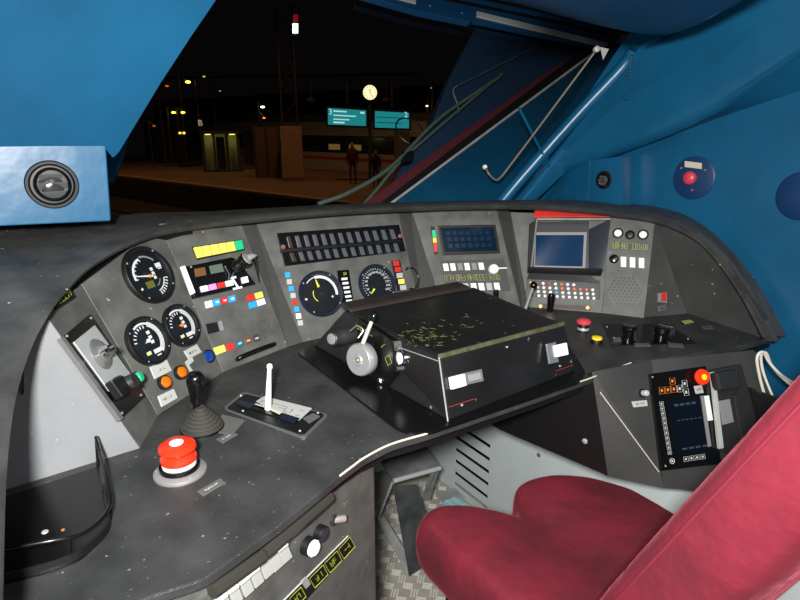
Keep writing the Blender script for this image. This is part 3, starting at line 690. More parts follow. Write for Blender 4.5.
# --- gauge panel lights and label plates
for i, (px, lb) in enumerate((((163, 383), 'amber round indicator lamp, lower left of the pair under the dials'), ((179, 373), 'amber round indicator lamp, upper right of the pair under the dials'))):
    button('indicator_lamp', lb, P1, px, .0105, .012, AMBER, 'lamp', BLACK, 'amber indicator lamps', col_r=1.25, col_h=.007)
button('indicator_lamp', 'dark blue round indicator lamp beside the coloured label squares', PR, (207, 357), .0115, .013, BLULENS, 'lamp', BLACK, col_r=1.2, col_h=.007)
def plate(px4, pl, lb, mt=LABEL, h=.002, sd=1, gm=None, n=3, cat='label plate', dens=.45):
    o = T('label_plate', lb, cat, pl.hit(sum(p[0] for p in px4)/4, sum(p[1] for p in px4)/4))
    slab('plate', pl, px4, -.0008, h, mt, o, .0005, seg=1)
    g_ = [lerp2(px4, .2, .38), lerp2(px4, .8, .38), lerp2(px4, .8, .62), lerp2(px4, .2, .62)]
    glyphs('engraving', pl, g_, n*2, gm or DARK, o, h+.0001, sd, dens); return o
plate([(150, 367), (167, 359.5), (172, 370.5), (155, 379)], P1, 'blank grey label plate just under the lower left dial', n=2, dens=.1)
plate([(158, 396), (174, 388.5), (178, 398), (162, 407)], P1, 'grey engraved label plate below the amber lamps', sd=3)
plate([(184, 351), (197, 344), (202, 352), (189, 359)], P1, 'small grey label plate with black mark right of the amber lamps', sd=4)
plate([(203, 370), (213, 363), (219, 371), (208, 379)], PR, 'grey engraved label plate under the dark blue lamp', sd=5, n=2)
o = T('pipe_diagram', 'small white bent pipe diagram between the amber and blue lamps', 'label plate', P1.hit(190, 365)); slab('pipe_line', P1, [(185, 362), (192, 356), (194, 361), (189, 365), (198, 378), (195, 381)], -.0005, .001, LABEL, o)
# --- radio panel
kb = T('push_button_row', 'row of five yellow and one green push button above the radio', 'button row', PR.hit(218, 250))
slab('tray', PR, [(192, 247), (242, 239.5), (245, 250), (197, 260)], -.001, .002, BLACK, kb)
keyrow('push_button', PR, [(193, 246.5), (242.5, 239), (245, 249.5), (197.5, 259)], 6, [YEL]*5+[GRN], kb, .001, .006, .15)
rd = T('radio_unit', 'black train radio with white side strip, small displays and coloured keys', 'radio', PR.hit(215, 280))
slab('housing', PR, [(182, 267), (232, 257), (238, 260), (256, 284), (195, 298)], -.002, .012, BLACKG, rd, .002)
slab('name_strip', PR, [(180.5, 267), (185, 265.5), (195.5, 292.5), (191, 295)], .010, .014, WHITE, rd, .0005)
slab('brown_display', PR, [(194, 269), (205, 267), (206.5, 275), (195.5, 277)], .011, .0125, BROWN, rd)['label'] = 'small brown window'
slab('green_display', PR, [(209, 266), (222, 263.5), (224, 271.5), (211, 274)], .011, .0125, LCDG, rd)['label'] = 'small grey green display'
keyrow('radio_key', PR, [(199.5, 286), (233, 279), (235, 285.5), (201.5, 293)], 4, [WHITE, PINK, RED, WHITE], rd, .011, .016, .18)
slab('radio_key', PR, [(241.5, 277.5), (247.5, 276), (249, 282), (243, 283.5)], .011, .016, WHITE, rd, .0005)
for q_ in ([(229, 277.5), (236, 276), (236.5, 278), (229.5, 279.5)], [(233, 288), (242, 286), (242.5, 288), (233.5, 290)], [(232, 279), (233.5, 278.5), (239, 287), (237, 287.5)]): slab('bracket_marking', PR, q_, .011, .0127, WHITE, rd)
for p in ((191, 267),): screwhead(PR, p, .002, STEEL, rd, .012)
tk = T('turn_lock', 'black and chrome key lock barrel with pointed grip at right end of the radio', 'knob', PR.hit(240, 264))
ax = (PR.n*.8+PR.u*.45+PR.v*.25).normalized(); c = PR.hit(236, 267, .012)
lathe('barrel', c, ax, [(.014, -.004), (.014, .008), (.0125, .011), (.0125, .018), (.0155, .020), (.0155, .028), (.011, .031), (0, .031)], BLACKG, tk)
lathe('silver_collar', c+ax*.0290, ax, [(.013, 0), (.013, .003), (.0, .003)], STEEL, tk)
g0 = c+ax*.032; tube('pointed_grip', [g0, g0+PR.u*.008+ax*.005, g0+PR.u*.02+ax*.004], [.008, .0065, .002], STEEL, tk, 12)
tube('bracket_arm', [PR.hit(228, 281, .014), PR.hit(234, 272, .018), PR.hit(242, 268, .022)], .0018, CHROME, tk, 8); tube('bracket_arm', [PR.hit(225, 266, .014), PR.hit(229, 274, .016), PR.hit(228, 281, .014)], .0018, CHROME, tk, 8)
facet('wedge_bracket', [PR.hit(252, 257, .0), PR.hit(255, 258, .03), PR.hit(259, 283, .0)], .003, BLACK, .0003, tk)
kb = T('indicator_row', 'row of four square keys, white, blue, red and blue, below the radio', 'button row', PR.hit(218, 301))
keyrow('square_key', PR, [(204.5, 301), (235.5, 294), (237, 301.5), (206.5, 309)], 4, [WHITE, BLU, RED, BLU], kb, -.001, .004, .16)
keyrow('key_symbol', PR, [(213, 300.5), (236, 295.5), (237, 300), (214, 305)], 3, [WHITE, mat('white_dull', (200, 190, 190), .5), WHITE], kb, .003, .0044, .62, bev=0)
kb = T('indicator_block', 'block of four square keys, red, yellow, blue and white, left of the divider', 'button block', PR.hit(257, 303))
keyrow('square_key', PR, [(246, 295), (262.5, 290.5), (267, 304), (250, 309.5)], 2, [RED, YEL, BLU, WHITE], kb, -.001, .004, .16, rows=2)
sm = T('slide_switch', 'dark slide latch with grey grip on the radio panel', 'switch', PR.hit(214, 327))
slab('recess', PR, [(206, 324), (219, 321.5), (221.5, 331), (208.5, 334)], -.001, .0015, BLACK, sm); slab('grip', PR, [(218.5, 321.5), (222, 320.5), (224.5, 330), (221, 331)], 0, .006, GREYP, sm, .0007)
kb = T('label_row', 'row of five square labels, yellow, red, teal and two brown, above the grab handle', 'label row', PR.hit(237, 345))
for q_, m_ in (([(213.5, 348), (224, 344.5), (226.5, 351), (216.5, 355)], YEL), ([(225.5, 345), (233, 342), (235.5, 348.5), (228, 351)], RED), ([(235, 341.5), (242, 339), (244.5, 345.5), (237, 348)], TEAL), ([(243.5, 338.5), (250, 336.5), (252.5, 342.5), (246, 345)], BROWN), ([(252.5, 336), (258.5, 334), (261, 340), (254.5, 342)], mat('dark_brown', (62, 44, 40), .5))):
    slab('label_square', PR, q_, -.0005, .003, m_, kb, .0005, seg=1)
for q_ in ([(238, 343), (241.5, 341.5), (242, 343.5), (238.5, 345)], [(246.5, 340.3), (250, 339.2), (250.4, 340.7), (247, 341.8)], [(255, 338), (258.5, 336.8), (259, 338.5), (255.5, 339.6)]): slab('label_text', PR, q_, .0025, .0033, LABEL, kb)
sg = T('speaker_grille', 'patch of small round speaker holes left of the divider strip', 'speaker', PR.hit(266, 328)); L = []
hq = [(256.5, 322), (269, 317.5), (277, 334), (264, 339)]
for i in range(7):
    for j in range(7):
        p = PR.hit(*lerp2(hq, (i+.5)/7, (j+.5)/7)); vs, fs = ringdata(p, PR.n, [(.0009, -.001), (.0009, .0006), (.0003, .0006), (.0003, -.001)], 7); L.append((vs, fs))
vs, fs = join(L); mk('grille_holes', vs, fs, BLACK, sg, kind='stuff')
ha = T('grab_handle', 'black curved grab handle at the foot of the radio panel', 'handle', PR.hit(257, 352))
tube('grip', spline([PR.hit(237, 360, -.002), PR.hit(239, 358, .012), PR.hit(248, 354, .016), PR.hit(262, 348.5, .016), PR.hit(273, 344.5, .012), PR.hit(275, 344, -.002)]), .0048, BLACKG, ha, 12)
for p in ((203, 232), (146, 240), (285, 342)): screwhead(PR if p[0] > 170 else P1, p, .0022, mat('rust', (150, 110, 90), .6), desk)
# --- breaker rack: two rows of thirteen rockers
rk = T('breaker_rack', 'black rack with two rows of thirteen rocker breakers below the windscreen', 'breaker rack', P2.hit(340, 245))
slab('rack_frame', P2, [(277, 233), (399, 224.5), (406, 251), (285, 266)], -.002, .004, BLACKG, rk, .001)
slab('rack_rail', P2, [(280, 249.5), (400, 239.5), (401, 242), (281, 252.5)], .003, .008, BLACK, rk, .0005)
tg = mat('rocker_grey', (74, 76, 80), .28)
for q_ in ([(284.5, 236), (396, 228.5), (400, 239), (288, 249)], [(288, 252.5), (400, 242.5), (403, 251.5), (291.5, 262.5)]):
    for i in range(13):
        a0, a1 = (i+.12)/13, (i+.70)/13
        A = [lerp2(q_, a0, 0), lerp2(q_, a1, 0), lerp2(q_, a1, 1), lerp2(q_, a0, 1)]
        lo = [P2.hit(x, y, .003) for x, y in A]; hi = [P2.hit(*lerp2(A, s, t), h) for s, t, h in ((.1, .06, .011), (.9, .06, .011), (.9, .94, .007), (.1, .94, .007))]
        vs, fs = prismdata(hi, lo); mk('rocker', vs, fs, tg if i else mat('rocker_brown', (58, 42, 38), .3), rk, .0015)
for p in ((283, 247), (400, 236)): lathe('red_screw', P2.hit(*p, .004), P2.n, [(.0055, 0), (.0055, .002), (.004, .0035), (0, .0035)], mat('copper_screw', (150, 90, 78), .35, .3), rk, 16)
lb = T('label_column', 'column of eight blue, white and red label squares left of the force dial', 'label column', P2.hit(293, 300))
for i, m_ in enumerate((BLU, LABEL, BLU, LABEL, RED, BLU, WHITE, LABEL)):
    x, y = 287.5+i*1.83, 275+i*6.85; slab('label_square', P2, [(x-2.6, y-2.6), (x+2.4, y-2.9), (x+3, y+2.3), (x-2, y+2.7)], -.0005, .002, m_, lb, .0003, seg=1)
lb = T('label_column', 'column of five red, white and yellow label squares right of the speedometer', 'label column', P2.hit(399, 276))
slab('backing', P2, [(391.5, 261), (400, 260), (406, 290), (397.5, 291)], -.0005, .0012, BLACK, lb)
for i, m_ in enumerate((RED, RED, LABEL, YEL, LABEL)):
    x, y = 396+i*1.75, 263.5+i*6; slab('label_square', P2, [(x-3, y-2.3), (x+3, y-2.9), (x+3.6, y+2.1), (x-2.4, y+2.7)], 0, .0025, m_, lb, .0003, seg=1)
ds = T('digital_strip', 'narrow black strip with yellow 20 and white dashes between the two dials', 'display', P2.hit(347, 288))
slab('strip', P2, [(337, 270.5), (349, 269.5), (353.5, 301), (341.5, 305)], -.0005, .003, BLACKG, ds, .0005)
textobj('digits', '20', P2, (344.8, 273.8), .010, LIME, ds, h=.0031)
for i in range(6): slab('white_dash', P2, [(341.3+i*.95, 278+i*4.4), (347.3+i*.95, 277.3+i*4.4), (347.7+i*.95, 279.6+i*4.4), (341.7+i*.95, 280.3+i*4.4)], .0028, .0036, WH, ds)
ha = T('grab_handle', 'small black loop handle right of the speedometer labels', 'handle', P2.hit(413, 280))
tube('grip', spline([P2.hit(405.5, 270.5, -.002), P2.hit(408, 268, .012), P2.hit(414, 269, .018), P2.hit(418.5, 277, .018), P2.hit(417.5, 285, .016), P2.hit(413, 288.5, .010), P2.hit(409, 289, -.002)]), .0024, BLACKG, ha, 10)
# --- display panel
li = T('light_strip', 'slim indicator strip of green, yellow and red segments left of the display', 'indicator', P3.hit(434, 240))
slab('backing', P3, [(430.5, 226.5), (434.5, 226.5), (438.5, 254), (434.5, 254.5)], -.0005, .002, BLACK, li)
for a_, b_, m_ in ((.12, .42, GRN), (.42, .58, YELB), (.58, .92, RED)):
    q_ = [(431.5, 227), (435, 227), (438, 253.5), (434.5, 254)]; slab('segment', P3, [lerp2(q_, 0, a_), lerp2(q_, 1, a_), lerp2(q_, 1, b_), lerp2(q_, 0, b_)], .001, .003, m_, li)
dd = T('display', 'wide dark blue display with rows of faint squares left of the hooded monitor', 'display', P3.hit(470, 240))
slab('bezel', P3, [(438, 225.5), (495.5, 224.5), (500.5, 253), (443, 255)], -.001, .005, BLACK, dd, .0015)
slab('screen', P3, [(440.5, 228), (493.5, 227), (497.5, 250.5), (445, 252)], .004, .0056, LCD, dd)
q_ = [(444, 230), (490, 229), (494, 248), (448, 249)]
keyrow('screen_cell', P3, q_, 7, mat('lcd_cell', (12, 34, 58), .2), dd, .005, .0060, .35, rows=3, bev=0)
sw = T('rocker_switches', 'two rows of grey and white rocker switches under the blue display', 'switch panel', P3.hit(470, 275))
q1_ = [(441.5, 262), (484, 261), (486, 271), (443.5, 272.5)]
slab('backing', P3, [(440, 260.5), (504, 259), (511, 291), (446, 292)], -.0005, .001, MATS['strip_dark'], sw)
keyrow('rocker', P3, q1_, 6, [WHITE, WHITE, GREYP, WHITE, GREYP, WHITE], sw, .0, .006, .3)
keyrow('rocker', P3, [(446, 282), (500, 281), (502, 291.5), (448, 292.5)], 7, [WHITE, WHITE, LABEL, WHITE, WHITE, LABEL, WHITE], sw, 0, .006, .3)
glyphs('yellow_marking', P3, [(443.5, 274.5), (499, 273.5), (500.5, 280.5), (445, 281.5)], 19, LIME, sw, .0012, 11, .5)
c = P3.hit(493, 269.5); rk2 = T('rotary_switch', 'round white rotary switch with a pointer at the right of the rocker switches', 'knob', c)
lathe('knob', c, P3.n, [(.0135, 0), (.0135, .010), (.011, .013), (0, .013)], WHITE, rk2); tube('pointer', [P3.hit(490, 268.5, .013), P3.hit(507, 268, .011)], [.003, .0018], WHITE, rk2, 8)
slab('knob_mark', P3, [(485, 283), (504, 282), (505, 284), (486, 285)], .0, .002, LIME, rk2) if False else None
# --- hooded monitor and keyboard
mo = T('monitor', 'blue screen monitor in a deep dark hood with keyboard below', 'monitor', P4.hit(568, 250))
oq = [(532, 219), (610, 219), (607, 272), (530, 268)]; HD = .035
def hood(a, b, c, d, nm='hood_side', mt=DARK): return facet(nm, [a, b, c, d], .003, mt, .0008, mo)
TLh, TRh, BRh, BLh = P4.hit(537, 219, HD), P4.hit(610, 219, HD*.8), P4.hit(604, 271, .012), P4.hit(531, 270, .012)
iTL, iTR, iBR, iBL = P4.hit(541, 234, .0), P4.hit(585, 233.5, .0), P4.hit(584, 267, .0), P4.hit(540, 266, .0)
hm = mat('hood_grey', (58, 58, 58), .45, bump=.1)
hood(P4.hit(533, 208, 0), P4.hit(611, 211, 0), TRh, TLh, 'hood_top', hm); hood(P4.hit(529, 224, .0), TLh, BLh, P4.hit(527, 270, 0), 'hood_side', hm)
hood(TRh, P4.hit(589, 229, 0), P4.hit(588, 270, 0), BRh, 'hood_side', mat('hood_inside', (44, 47, 54), .35))
tube('hood_rim', [TLh, TRh], .0022, STEEL, mo, 6); tube('hood_rim', [TLh, BLh], .0022, GREYP, mo, 6)
slab('monitor_bezel', P4, [(533, 222), (589, 221), (589, 272), (532, 271)], -.001, .003, mat('bezel_dark', (18, 19, 22), .45), mo, .0008)
slab('screen_frame', P4, [(535, 232), (587, 232), (585.5, 269), (534, 268)], .002, .005, GREYP, mo, .001)
slab('screen', P4, [(536, 235), (584, 235), (582.5, 266.5), (535, 265.5)], .004, .0058, LCD2, mo)
facet('hood_sill', [P4.hit(528, 267, .02), P4.hit(603, 269, .02), P4.hit(601, 276, .008), P4.hit(527, 273, .008)], .003, BLACK, .001, mo)
tp = T('tape_strip', 'strip of red adhesive tape stuck along the top of the monitor hood', 'tape', P4.hit(570, 213, .04))
tA = [TLh+V((-.012, .0, .006)), TLh+(TRh-TLh)*.5+V((0, 0, .0065)), TRh+V((.0, .0, .006))]
tB = [hy(a_, b_, c_)-ray(a_, b_)*.008 for a_, b_, c_ in ((536, 204.5, 1.08), (573, 206, 1.04), (610, 208, .97))]
vs, fs = grid([tA, [(a+b)/2+V((0, 0, .002)) for a, b in zip(tA, tB)], tB, [p-V((0, 0, .0012)) for p in tB], [(a+b)/2+V((0, 0, .0008)) for a, b in zip(tA, tB)], [p-V((0, 0, .0012)) for p in tA], tA]); mk('tape', vs, fs, TAPE, tp, smooth=True)
ky = T('keyboard', 'small black keypad of round white, orange and red keys under the monitor', 'keyboard', P4.hit(562, 290))
slab('keypad_body', P4, [(528, 277), (600, 280), (600, 299), (525, 296)], -.001, .004, BLACK, ky, .001)
slab('chin', P4, [(529, 272.5), (590, 275), (599, 283), (527, 279)], .003, .009, BLACKG, ky, .001)
kc = mat('key_cream', (225, 222, 210), .4); ko = mat('key_orange', (210, 92, 30), .4); rows_ = ['yrwwowwwww', 'wwwwwooown', 'wwwbwwwwwn', 'wwwwwwwwww']
rows_ = ['yrwrwowwnn', 'wwwwwowooow', 'wwwwbwwwwww', 'nwwwwwwwwww']
for j, rw in enumerate(rows_):
    for i, ch in enumerate(rw[:11]):
        if ch == 'n': continue
        x, y = 531+i*6.1+j*.6, 283+j*4.2+i*.28
        if x > 597: continue
        lathe('key', P4.hit(x, y, .004), P4.n, [(.0042, 0), (.0042, .003), (.003, .0042), (0, .0042)], {'y': YELB, 'r': RED, 'w': kc, 'o': ko, 'b': BLU}[ch], ky, 8)
sb = T('slot_bar', 'brown bar with two brass thumbscrews at the foot of the monitor panel', 'bar', P4.hit(562, 306)); slab('bar', P4, [(540, 303.5), (590, 306), (591, 310), (541, 307.5)], 0, .003, BROWNW, sb)
for p in ((540.5, 306.5), (587.5, 308)): lathe('thumbscrew', P4.hit(*p), P4.n, [(.0068, 0), (.0068, .005), (.005, .007), (0, .007)], BRASS, sb, 14)
# --- indicator panel
for px, lb in (((618, 233.5), 'white lit round lamp at left of the pair above the yellow scribbles'), ((643, 235), 'white lit round lamp at right of the pair above the yellow scribbles')):
    button('white_lamp', lb, P5, px, .0095, .007, mat('lamp_white', (225, 240, 232), .15, coat=.5), 'lamp', BLACK, 'white indicator lamps', col_r=1.45, col_h=.005)
button('dark_lamp', 'unlit black round lamp between the two white lamps', P5, (630, 235), .0098, .006, BLACK, 'lamp', DARK, col_r=1.25)
glm = T('yellow_marking', 'yellow green hand painted symbols under the round lamps', 'marking', P5.hit(629, 245)); slab('strip', P5, [(611, 241.5), (648, 244), (648, 251), (611, 249)], -.0005, .0008, MATS['strip_dark'], glm)
glyphs('symbols', P5, [(611.5, 241), (648, 244), (647.5, 251), (612, 249)], 17, LIME, glm, .001, 21, .55)
button('key_switch', 'black round key switch left of the three white rockers', P5, (614, 259), .010, .010, BLACKG, 'switch', DARK, col_r=1.2)
sw = T('rocker_group', 'three white rocker switches above the hexagonal speaker grille', 'switches', P5.hit(632, 262))
for x in (623.5, 632.5, 641.5): slab('rocker', P5, [(x-2.8, 256.5+(x-623)*.06), (x+2.8, 256.8+(x-623)*.06), (x+2.8, 267+(x-623)*.06), (x-2.8, 266.6+(x-623)*.06)], -.001, .005, WHITE, sw, .0007)
sg = T('speaker_grille', 'hexagonal speaker grille of round holes on the right end panel', 'speaker', P5.hit(625, 290)); n_ = 0
slab('plate', P5, [(606, 288), (613, 277.5), (639, 278.5), (644.5, 291), (637, 305), (612, 303.5)], -.0005, .0012, mat('grille_plate', (70, 70, 69), .5), sg)
for j in range(-4, 5):
    w_ = 9-abs(j)
    for i in range(w_):
        x = 625+(i-(w_-1)/2)*4.1+j*.1; y = 290.8+j*3.15+(x-625)*.05
        lathe('grille_hole', P5.hit(x, y, .0012), P5.n, [(.0034, 0), (.0034, .0003), (0, .0003)], BLACK, sg, 6, smooth=False)
o = T('small_switch', 'tiny grey and red rocker on the dark right cheek', 'switch', C2.hit(662, 297)); CX = pl3(b5, fb, s5t)
slab('base', CX, [(658, 293), (667, 292.5), (667, 303), (658, 302)], -.001, .002, GREYP, o); slab('red_key', CX, [(662, 293), (666.5, 292.7), (666.5, 301), (662, 301)], .001, .005, RED, o)
plate([(658, 306), (666, 304), (667, 310), (659, 312)], CX, 'small grey label plate under the tiny red rocker on the right cheek', SMOKE, n=2)

# ================================================================== controls standing on the left part of the desk
c = hz(180.5, 472, Z); em = T('emergency_button', 'large red double mushroom emergency button with white band on a chrome base', 'emergency button', c)
lathe('base_flange', c, (0, 0, 1), [(.036, -.001), (.036, .003), (.033, .006), (.026, .008), (.026, .006), (0, .006)], mat('flange_steel', (140, 136, 136), .35, .4), em, 44)
ring('black_ring', c, (0, 0, 1), [(.0275, .006), (.0275, .013), (.024, .014), (.0235, .006)], BLACKG, em)
lathe('white_band', c, (0, 0, 1), [(.0225, .006), (.0235, .017), (.0235, .019), (0, .019)], WHITE, em, 36)
lathe('mushroom', c, (0, 0, 1), [(.0225, .019), (.0245, .021), (.0245, .0255), (.021, .029), (.0175, .031), (.0175, .033), (.0225, .0355), (.0255, .039), (.0245, .0435), (.019, .0475), (.009, .0495), (0, .050)], REDH, em, 44)
lathe('cap_mark', c+V((-.001, -.003, .0490)), (0, 0, 1), [(.0095, -.001), (.0095, .0006), (.006, .0018), (0, .002)], WHITE, em, 24)
for a in (40, 160, 280): lathe('screw', c+V((.0315*math.cos(R(a)), .0315*math.sin(R(a)), .0045)), (0, 0, 1), [(.0022, 0), (.0022, .002), (0, .0025)], STEEL, em, 8)
c = hz(202.5, 428, Z); lv = T('boot_lever', 'black knobbed lever in a ribbed rubber boot behind the big red button', 'lever', c)
prof = [(.033, -.001), (.033, .004), (.030, .0045), (.030, .007)]
r_ = .030; z_ = .007
for i in range(6):
    r2 = .030-i*.0042; prof += [(r2, z_), (r2+.0008, z_+.003), (r2-.0014, z_+.0048), (r2-.0048, z_+.0053)]; z_ += .0050
prof += [(.0062, z_+.002), (0, z_+.002)]
lathe('rubber_boot', c, (0, 0, 1), prof, RUBBER, lv, 36)
lathe('boot_ring', c, (0, 0, 1), [(.0345, -.001), (.0345, .0025), (.031, .004), (0, .004)], BLACKG, lv, 36)
kb_ = c+V((-.004, .006, z_)); kd = (hitp(195, 373, c+V((-.008, .0, .1)), FW)-kb_).normalized(); H = (hitp(195, 373, c+V((-.008, .0, .1)), FW)-kb_).length
lathe('knob', kb_, kd, [(.0055, -.01), (.0060, .006), (.0095, .012), (.0115, H*.45), (.0140, H*.75), (.0135, H*.90), (.010, H*.98), (.004, H+.001), (0, H+.0015)], BLACKG, lv, 28)
slab('lever_plate', DT, [(222, 414), (245, 420), (232, 435), (212, 431)], -.001, .0012, SMOKE, lv, .0004, rc=.003)
se = T('direction_selector', 'white stick selector in a black plate with rounded metal rim and grey legend', 'selector', hz(278, 411, Z))
slab('rim_plate', DT, [(223, 408), (243, 391), (329, 414), (304, 438)], -.001, .003, mat('dull_rim', (96, 98, 98), .35, .4), se, .001, rc=.010)
slab('black_plate', DT, [(226, 408), (245, 393.5), (325, 414), (303, 435)], .002, .0042, BLACK, se, .0005, rc=.008)
slab('legend_plate', DT, [(256, 401), (264, 396), (312, 408), (299, 420), (284, 417)], .004, .0054, LABEL, se, .0004)
slab('slot', DT, [(236, 403.5), (240, 400), (300, 418), (296, 423)], .004, .0060, BLACKG, se, .0004)
slab('navy_slide', DT, [(236, 403), (241, 400), (255, 404.5), (249, 408)], .0055, .0075, mat('slide_dark', (20, 28, 44), .3), se); slab('navy_slide', DT, [(284, 413), (299, 418), (294, 422.5), (280, 417.5)], .0055, .0075, MATS['slide_dark'], se)
vs, fs = prismdata([hz(x, y, Z+.006) for x, y in ((253, 406.5), (256, 403.5), (283, 412), (280, 415.5))], [hz(x, y, Z+.001) for x, y in ((250, 407), (254, 402), (286, 412), (281, 417))]); mk('saddle', vs, fs, mat('cream_plastic', (188, 186, 172), .45), se, .002)
c = hz(268, 409, Z+.006); tp_ = hitp(269.5, 365, c, V((0, 1, 0)))
tube('stick', [c, c+(tp_-c)*.5, c+(tp_-c)*.82, tp_-(tp_-c)*.06], [.0058, .0046, .0036, .0034], WHITE, se, 14); lathe('stick_ball', tp_-V((0, 0, .009)), (0, 0, 1), [(0, -.001), (.0036, .001), (.0052, .005), (.0046, .009), (.002, .0112), (0, .0115)], WHITE, se, 16)
slab('small_key_plate', DT, [(303, 418), (313, 413), (320, 416), (309, 423)], .004, .0056, SMOKE, se)
glyphs('legend', DT, [(262, 400), (306, 411), (300, 417), (257, 404)], 7, DARK, se, .0055, 31, .25)
for p in ((241, 395.5), (243, 411), (318, 413), (300, 431)): screwhead(DT, p, .0022, STEEL, se, .004)
plate([(216, 439), (231, 431), (238, 434), (223, 443)], DT, 'dark transparent label plate just right of the ribbed boot base', SMOKE, h=.0008, sd=41, gm=LABEL, n=3)
plate([(197, 491), (219, 478.5), (226, 482), (203, 496)], DT, 'dark transparent label plate right of the big red button', SMOKE, h=.0008, sd=42, gm=LABEL, n=3)
# --- tray with rail at the left end of the desk
tr_ = T('tray', 'black corner tray with raised tubular rail at the left end of the desk', 'tray', hz(45, 520, Z))
slab('tray_base', DT, [(-30, 505), (6, 496), (98, 466), (104, 500), (110, 525), (104, 538), (80, 560), (50, 572), (6, 583), (-40, 595)], 0, .002, BLACKG, tr_, .0008, rc=.008)
lipp = [hz(x, y, Z+.002) for x, y in ((-30, 592), (6, 582), (50, 570), (78, 559), (96, 546), (108, 533), (111, 522), (108, 505), (104, 490))]
lipp = spline(lipp, 4); vs, fs = grid([lipp, [p+V((0, 0, .010)) for p in lipp], [p+V((-.002, .002, .010)) for p in lipp], [p+V((-.002, .002, 0)) for p in lipp]]); mk('tray_rim', vs, fs, BLACK, tr_, smooth=False)
rl = [hitp(x, y, hz(*g, Z), FW) for x, y, g in ((-30, 556, (-30, 590)), (6, 549, (6, 580)), (50, 541, (50, 569)), (76, 536, (78, 558)), (94, 526, (96, 546)), (107, 512, (108, 530)), (110, 500, (110, 518)), (106, 478, (105, 498)), (101, 455, (100, 478)), (96, 437, (97, 468)))]
tube('rail', spline(rl, 5), .0026, BLACKG, tr_, 10)
for g, t_ in (((69, 562), rl[3]+(rl[2]-rl[3])*.25), ((110, 520), rl[6]), ((98, 468), rl[9])): tube('rail_post', [hz(*g, Z+.002), t_], .0020, BLACKG, tr_, 8)
for p, m_ in (((45, 532), ALU), ((63, 530), mat('rust_screw', (150, 100, 50), .5))): lathe('screw', hz(*p, Z+.002), (0, 0, 1), [(.0040 if p[0] < 50 else .0022, 0), (.0035 if p[0] < 50 else .002, .001), (0, .0012)], m_, tr_, 12)
# --- controls on the right part of the desk
c = hz(583, 331, Z); em = T('mushroom_button', 'faded red mushroom button on a black collar right of the box', 'button', c)
lathe('collar', c, (0, 0, 1), [(.0135, -.001), (.0135, .004), (.012, .010), (.011, .020), (0, .020)], BLACK, em); ring('steel_ring', c, (0, 0, 1), [(.0138, .004), (.0142, .007), (.0128, .010), (.012, .006)], STEEL, em)
lathe('mushroom', c, (0, 0, 1), [(.009, .018), (.0165, .020), (.0172, .024), (.0145, .028), (.008, .031), (0, .0318)], PINKRED, em)
c = hz(596.5, 343, Z); yb_ = T('yellow_button', 'round yellow push button in front of the faded red mushroom button', 'button', c)
lathe('collar', c, (0, 0, 1), [(.0130, -.001), (.0130, .003), (.0115, .010), (0, .010)], BLACK, yb_); lathe('cap', c, (0, 0, 1), [(.0105, .008), (.0118, .011), (.0112, .0145), (.006, .016), (0, .0163)], YELB, yb_)
kp = T('knob_plate', 'black plate with white legends beneath the two big black rotary knobs', 'plate', hz(650, 338, Z)); slab('plate', DT, [(602, 323), (668, 324), (697, 343), (611, 345)], -.001, .0015, BLACKG, kp, .0005)
for p in ((607, 327), (614, 338), (688, 339)): screwhead(DT, p, .0018, STEEL, kp, .0015)
for q_ in ([(634, 343.5), (649, 343), (651, 346), (635, 346.5)], [(668, 343), (682, 343.5), (684, 347), (669, 346.5)], [(613, 338), (620, 337), (622, 341), (614, 342)]): slab('legend', DT, q_, .001, .0022, SMOKE, kp)
for px, lb_, pa in (((628, 339), 'left black rotary knob with a narrowing grip on the plate at the right', -25), ((661, 337), 'right black rotary knob with wing grip and silver pointer on the plate', 20)):
    c = hz(*px, Z+.0015); k_ = T('rotary_selector', lb_, 'knob', c, 'rotary knobs on the right of the desk')
    lathe('knob_skirt', c, (0, 0, 1), [(.0155, 0), (.0155, .006), (.013, .008), (0, .008)], BLACKG, k_, 24)
    if pa < 0: lathe('grip', c, (0, 0, 1), [(.0115, .007), (.0135, .020), (.0165, .026), (.0165, .032), (.014, .034), (0, .034)], BLACKG, k_, 14, smooth=False)
    else:
        lathe('grip', c, (0, 0, 1), [(.014, .007), (.018, .014), (.018, .024), (.015, .027), (0, .027)], BLACKG, k_, 16, smooth=False)
    d = V((math.sin(R(pa)), -math.cos(R(pa)), 0)); s_ = V((-d.y, d.x, 0))*.0045
    vs, fs = prismdata([c+d*.024+s_*.6+V((0, 0, .030)), c+d*.024-s_*.6+V((0, 0, .030)), c-d*.010-s_+V((0, 0, .032)), c-d*.010+s_+V((0, 0, .032))], [c+d*.026+s_*.6+V((0, 0, .004)), c+d*.026-s_*.6+V((0, 0, .004)), c-d*.012-s_+V((0, 0, .004)), c-d*.012+s_+V((0, 0, .004))])
    mk('wing', vs, fs, BLACKG, k_, .0015); tube('pointer', [c+d*.0262+V((0, 0, .007)), c+d*.0248+V((0, 0, .028))], .0016, CHROME, k_, 6)
gs = T('green_sticker', 'small lime green sticker on the desk right of the rotary knobs', 'sticker', hz(687, 322, Z)); slab('sticker', DT, [(681, 321), (690, 319.5), (694, 322), (685, 324)], 0, .0006, mat('sticker_green', (150, 175, 90), .5), gs); slab('backing', DT, [(679, 321), (688, 319.5), (692, 322.5), (683, 324.5)], -.0002, .0003, BLACK, gs)
plate([(701, 326), (711, 325), (714, 328.5), (704, 329.5)], DT, 'tiny grey label plate near the right corner of the desk', SMOKE, h=.0006, n=2)
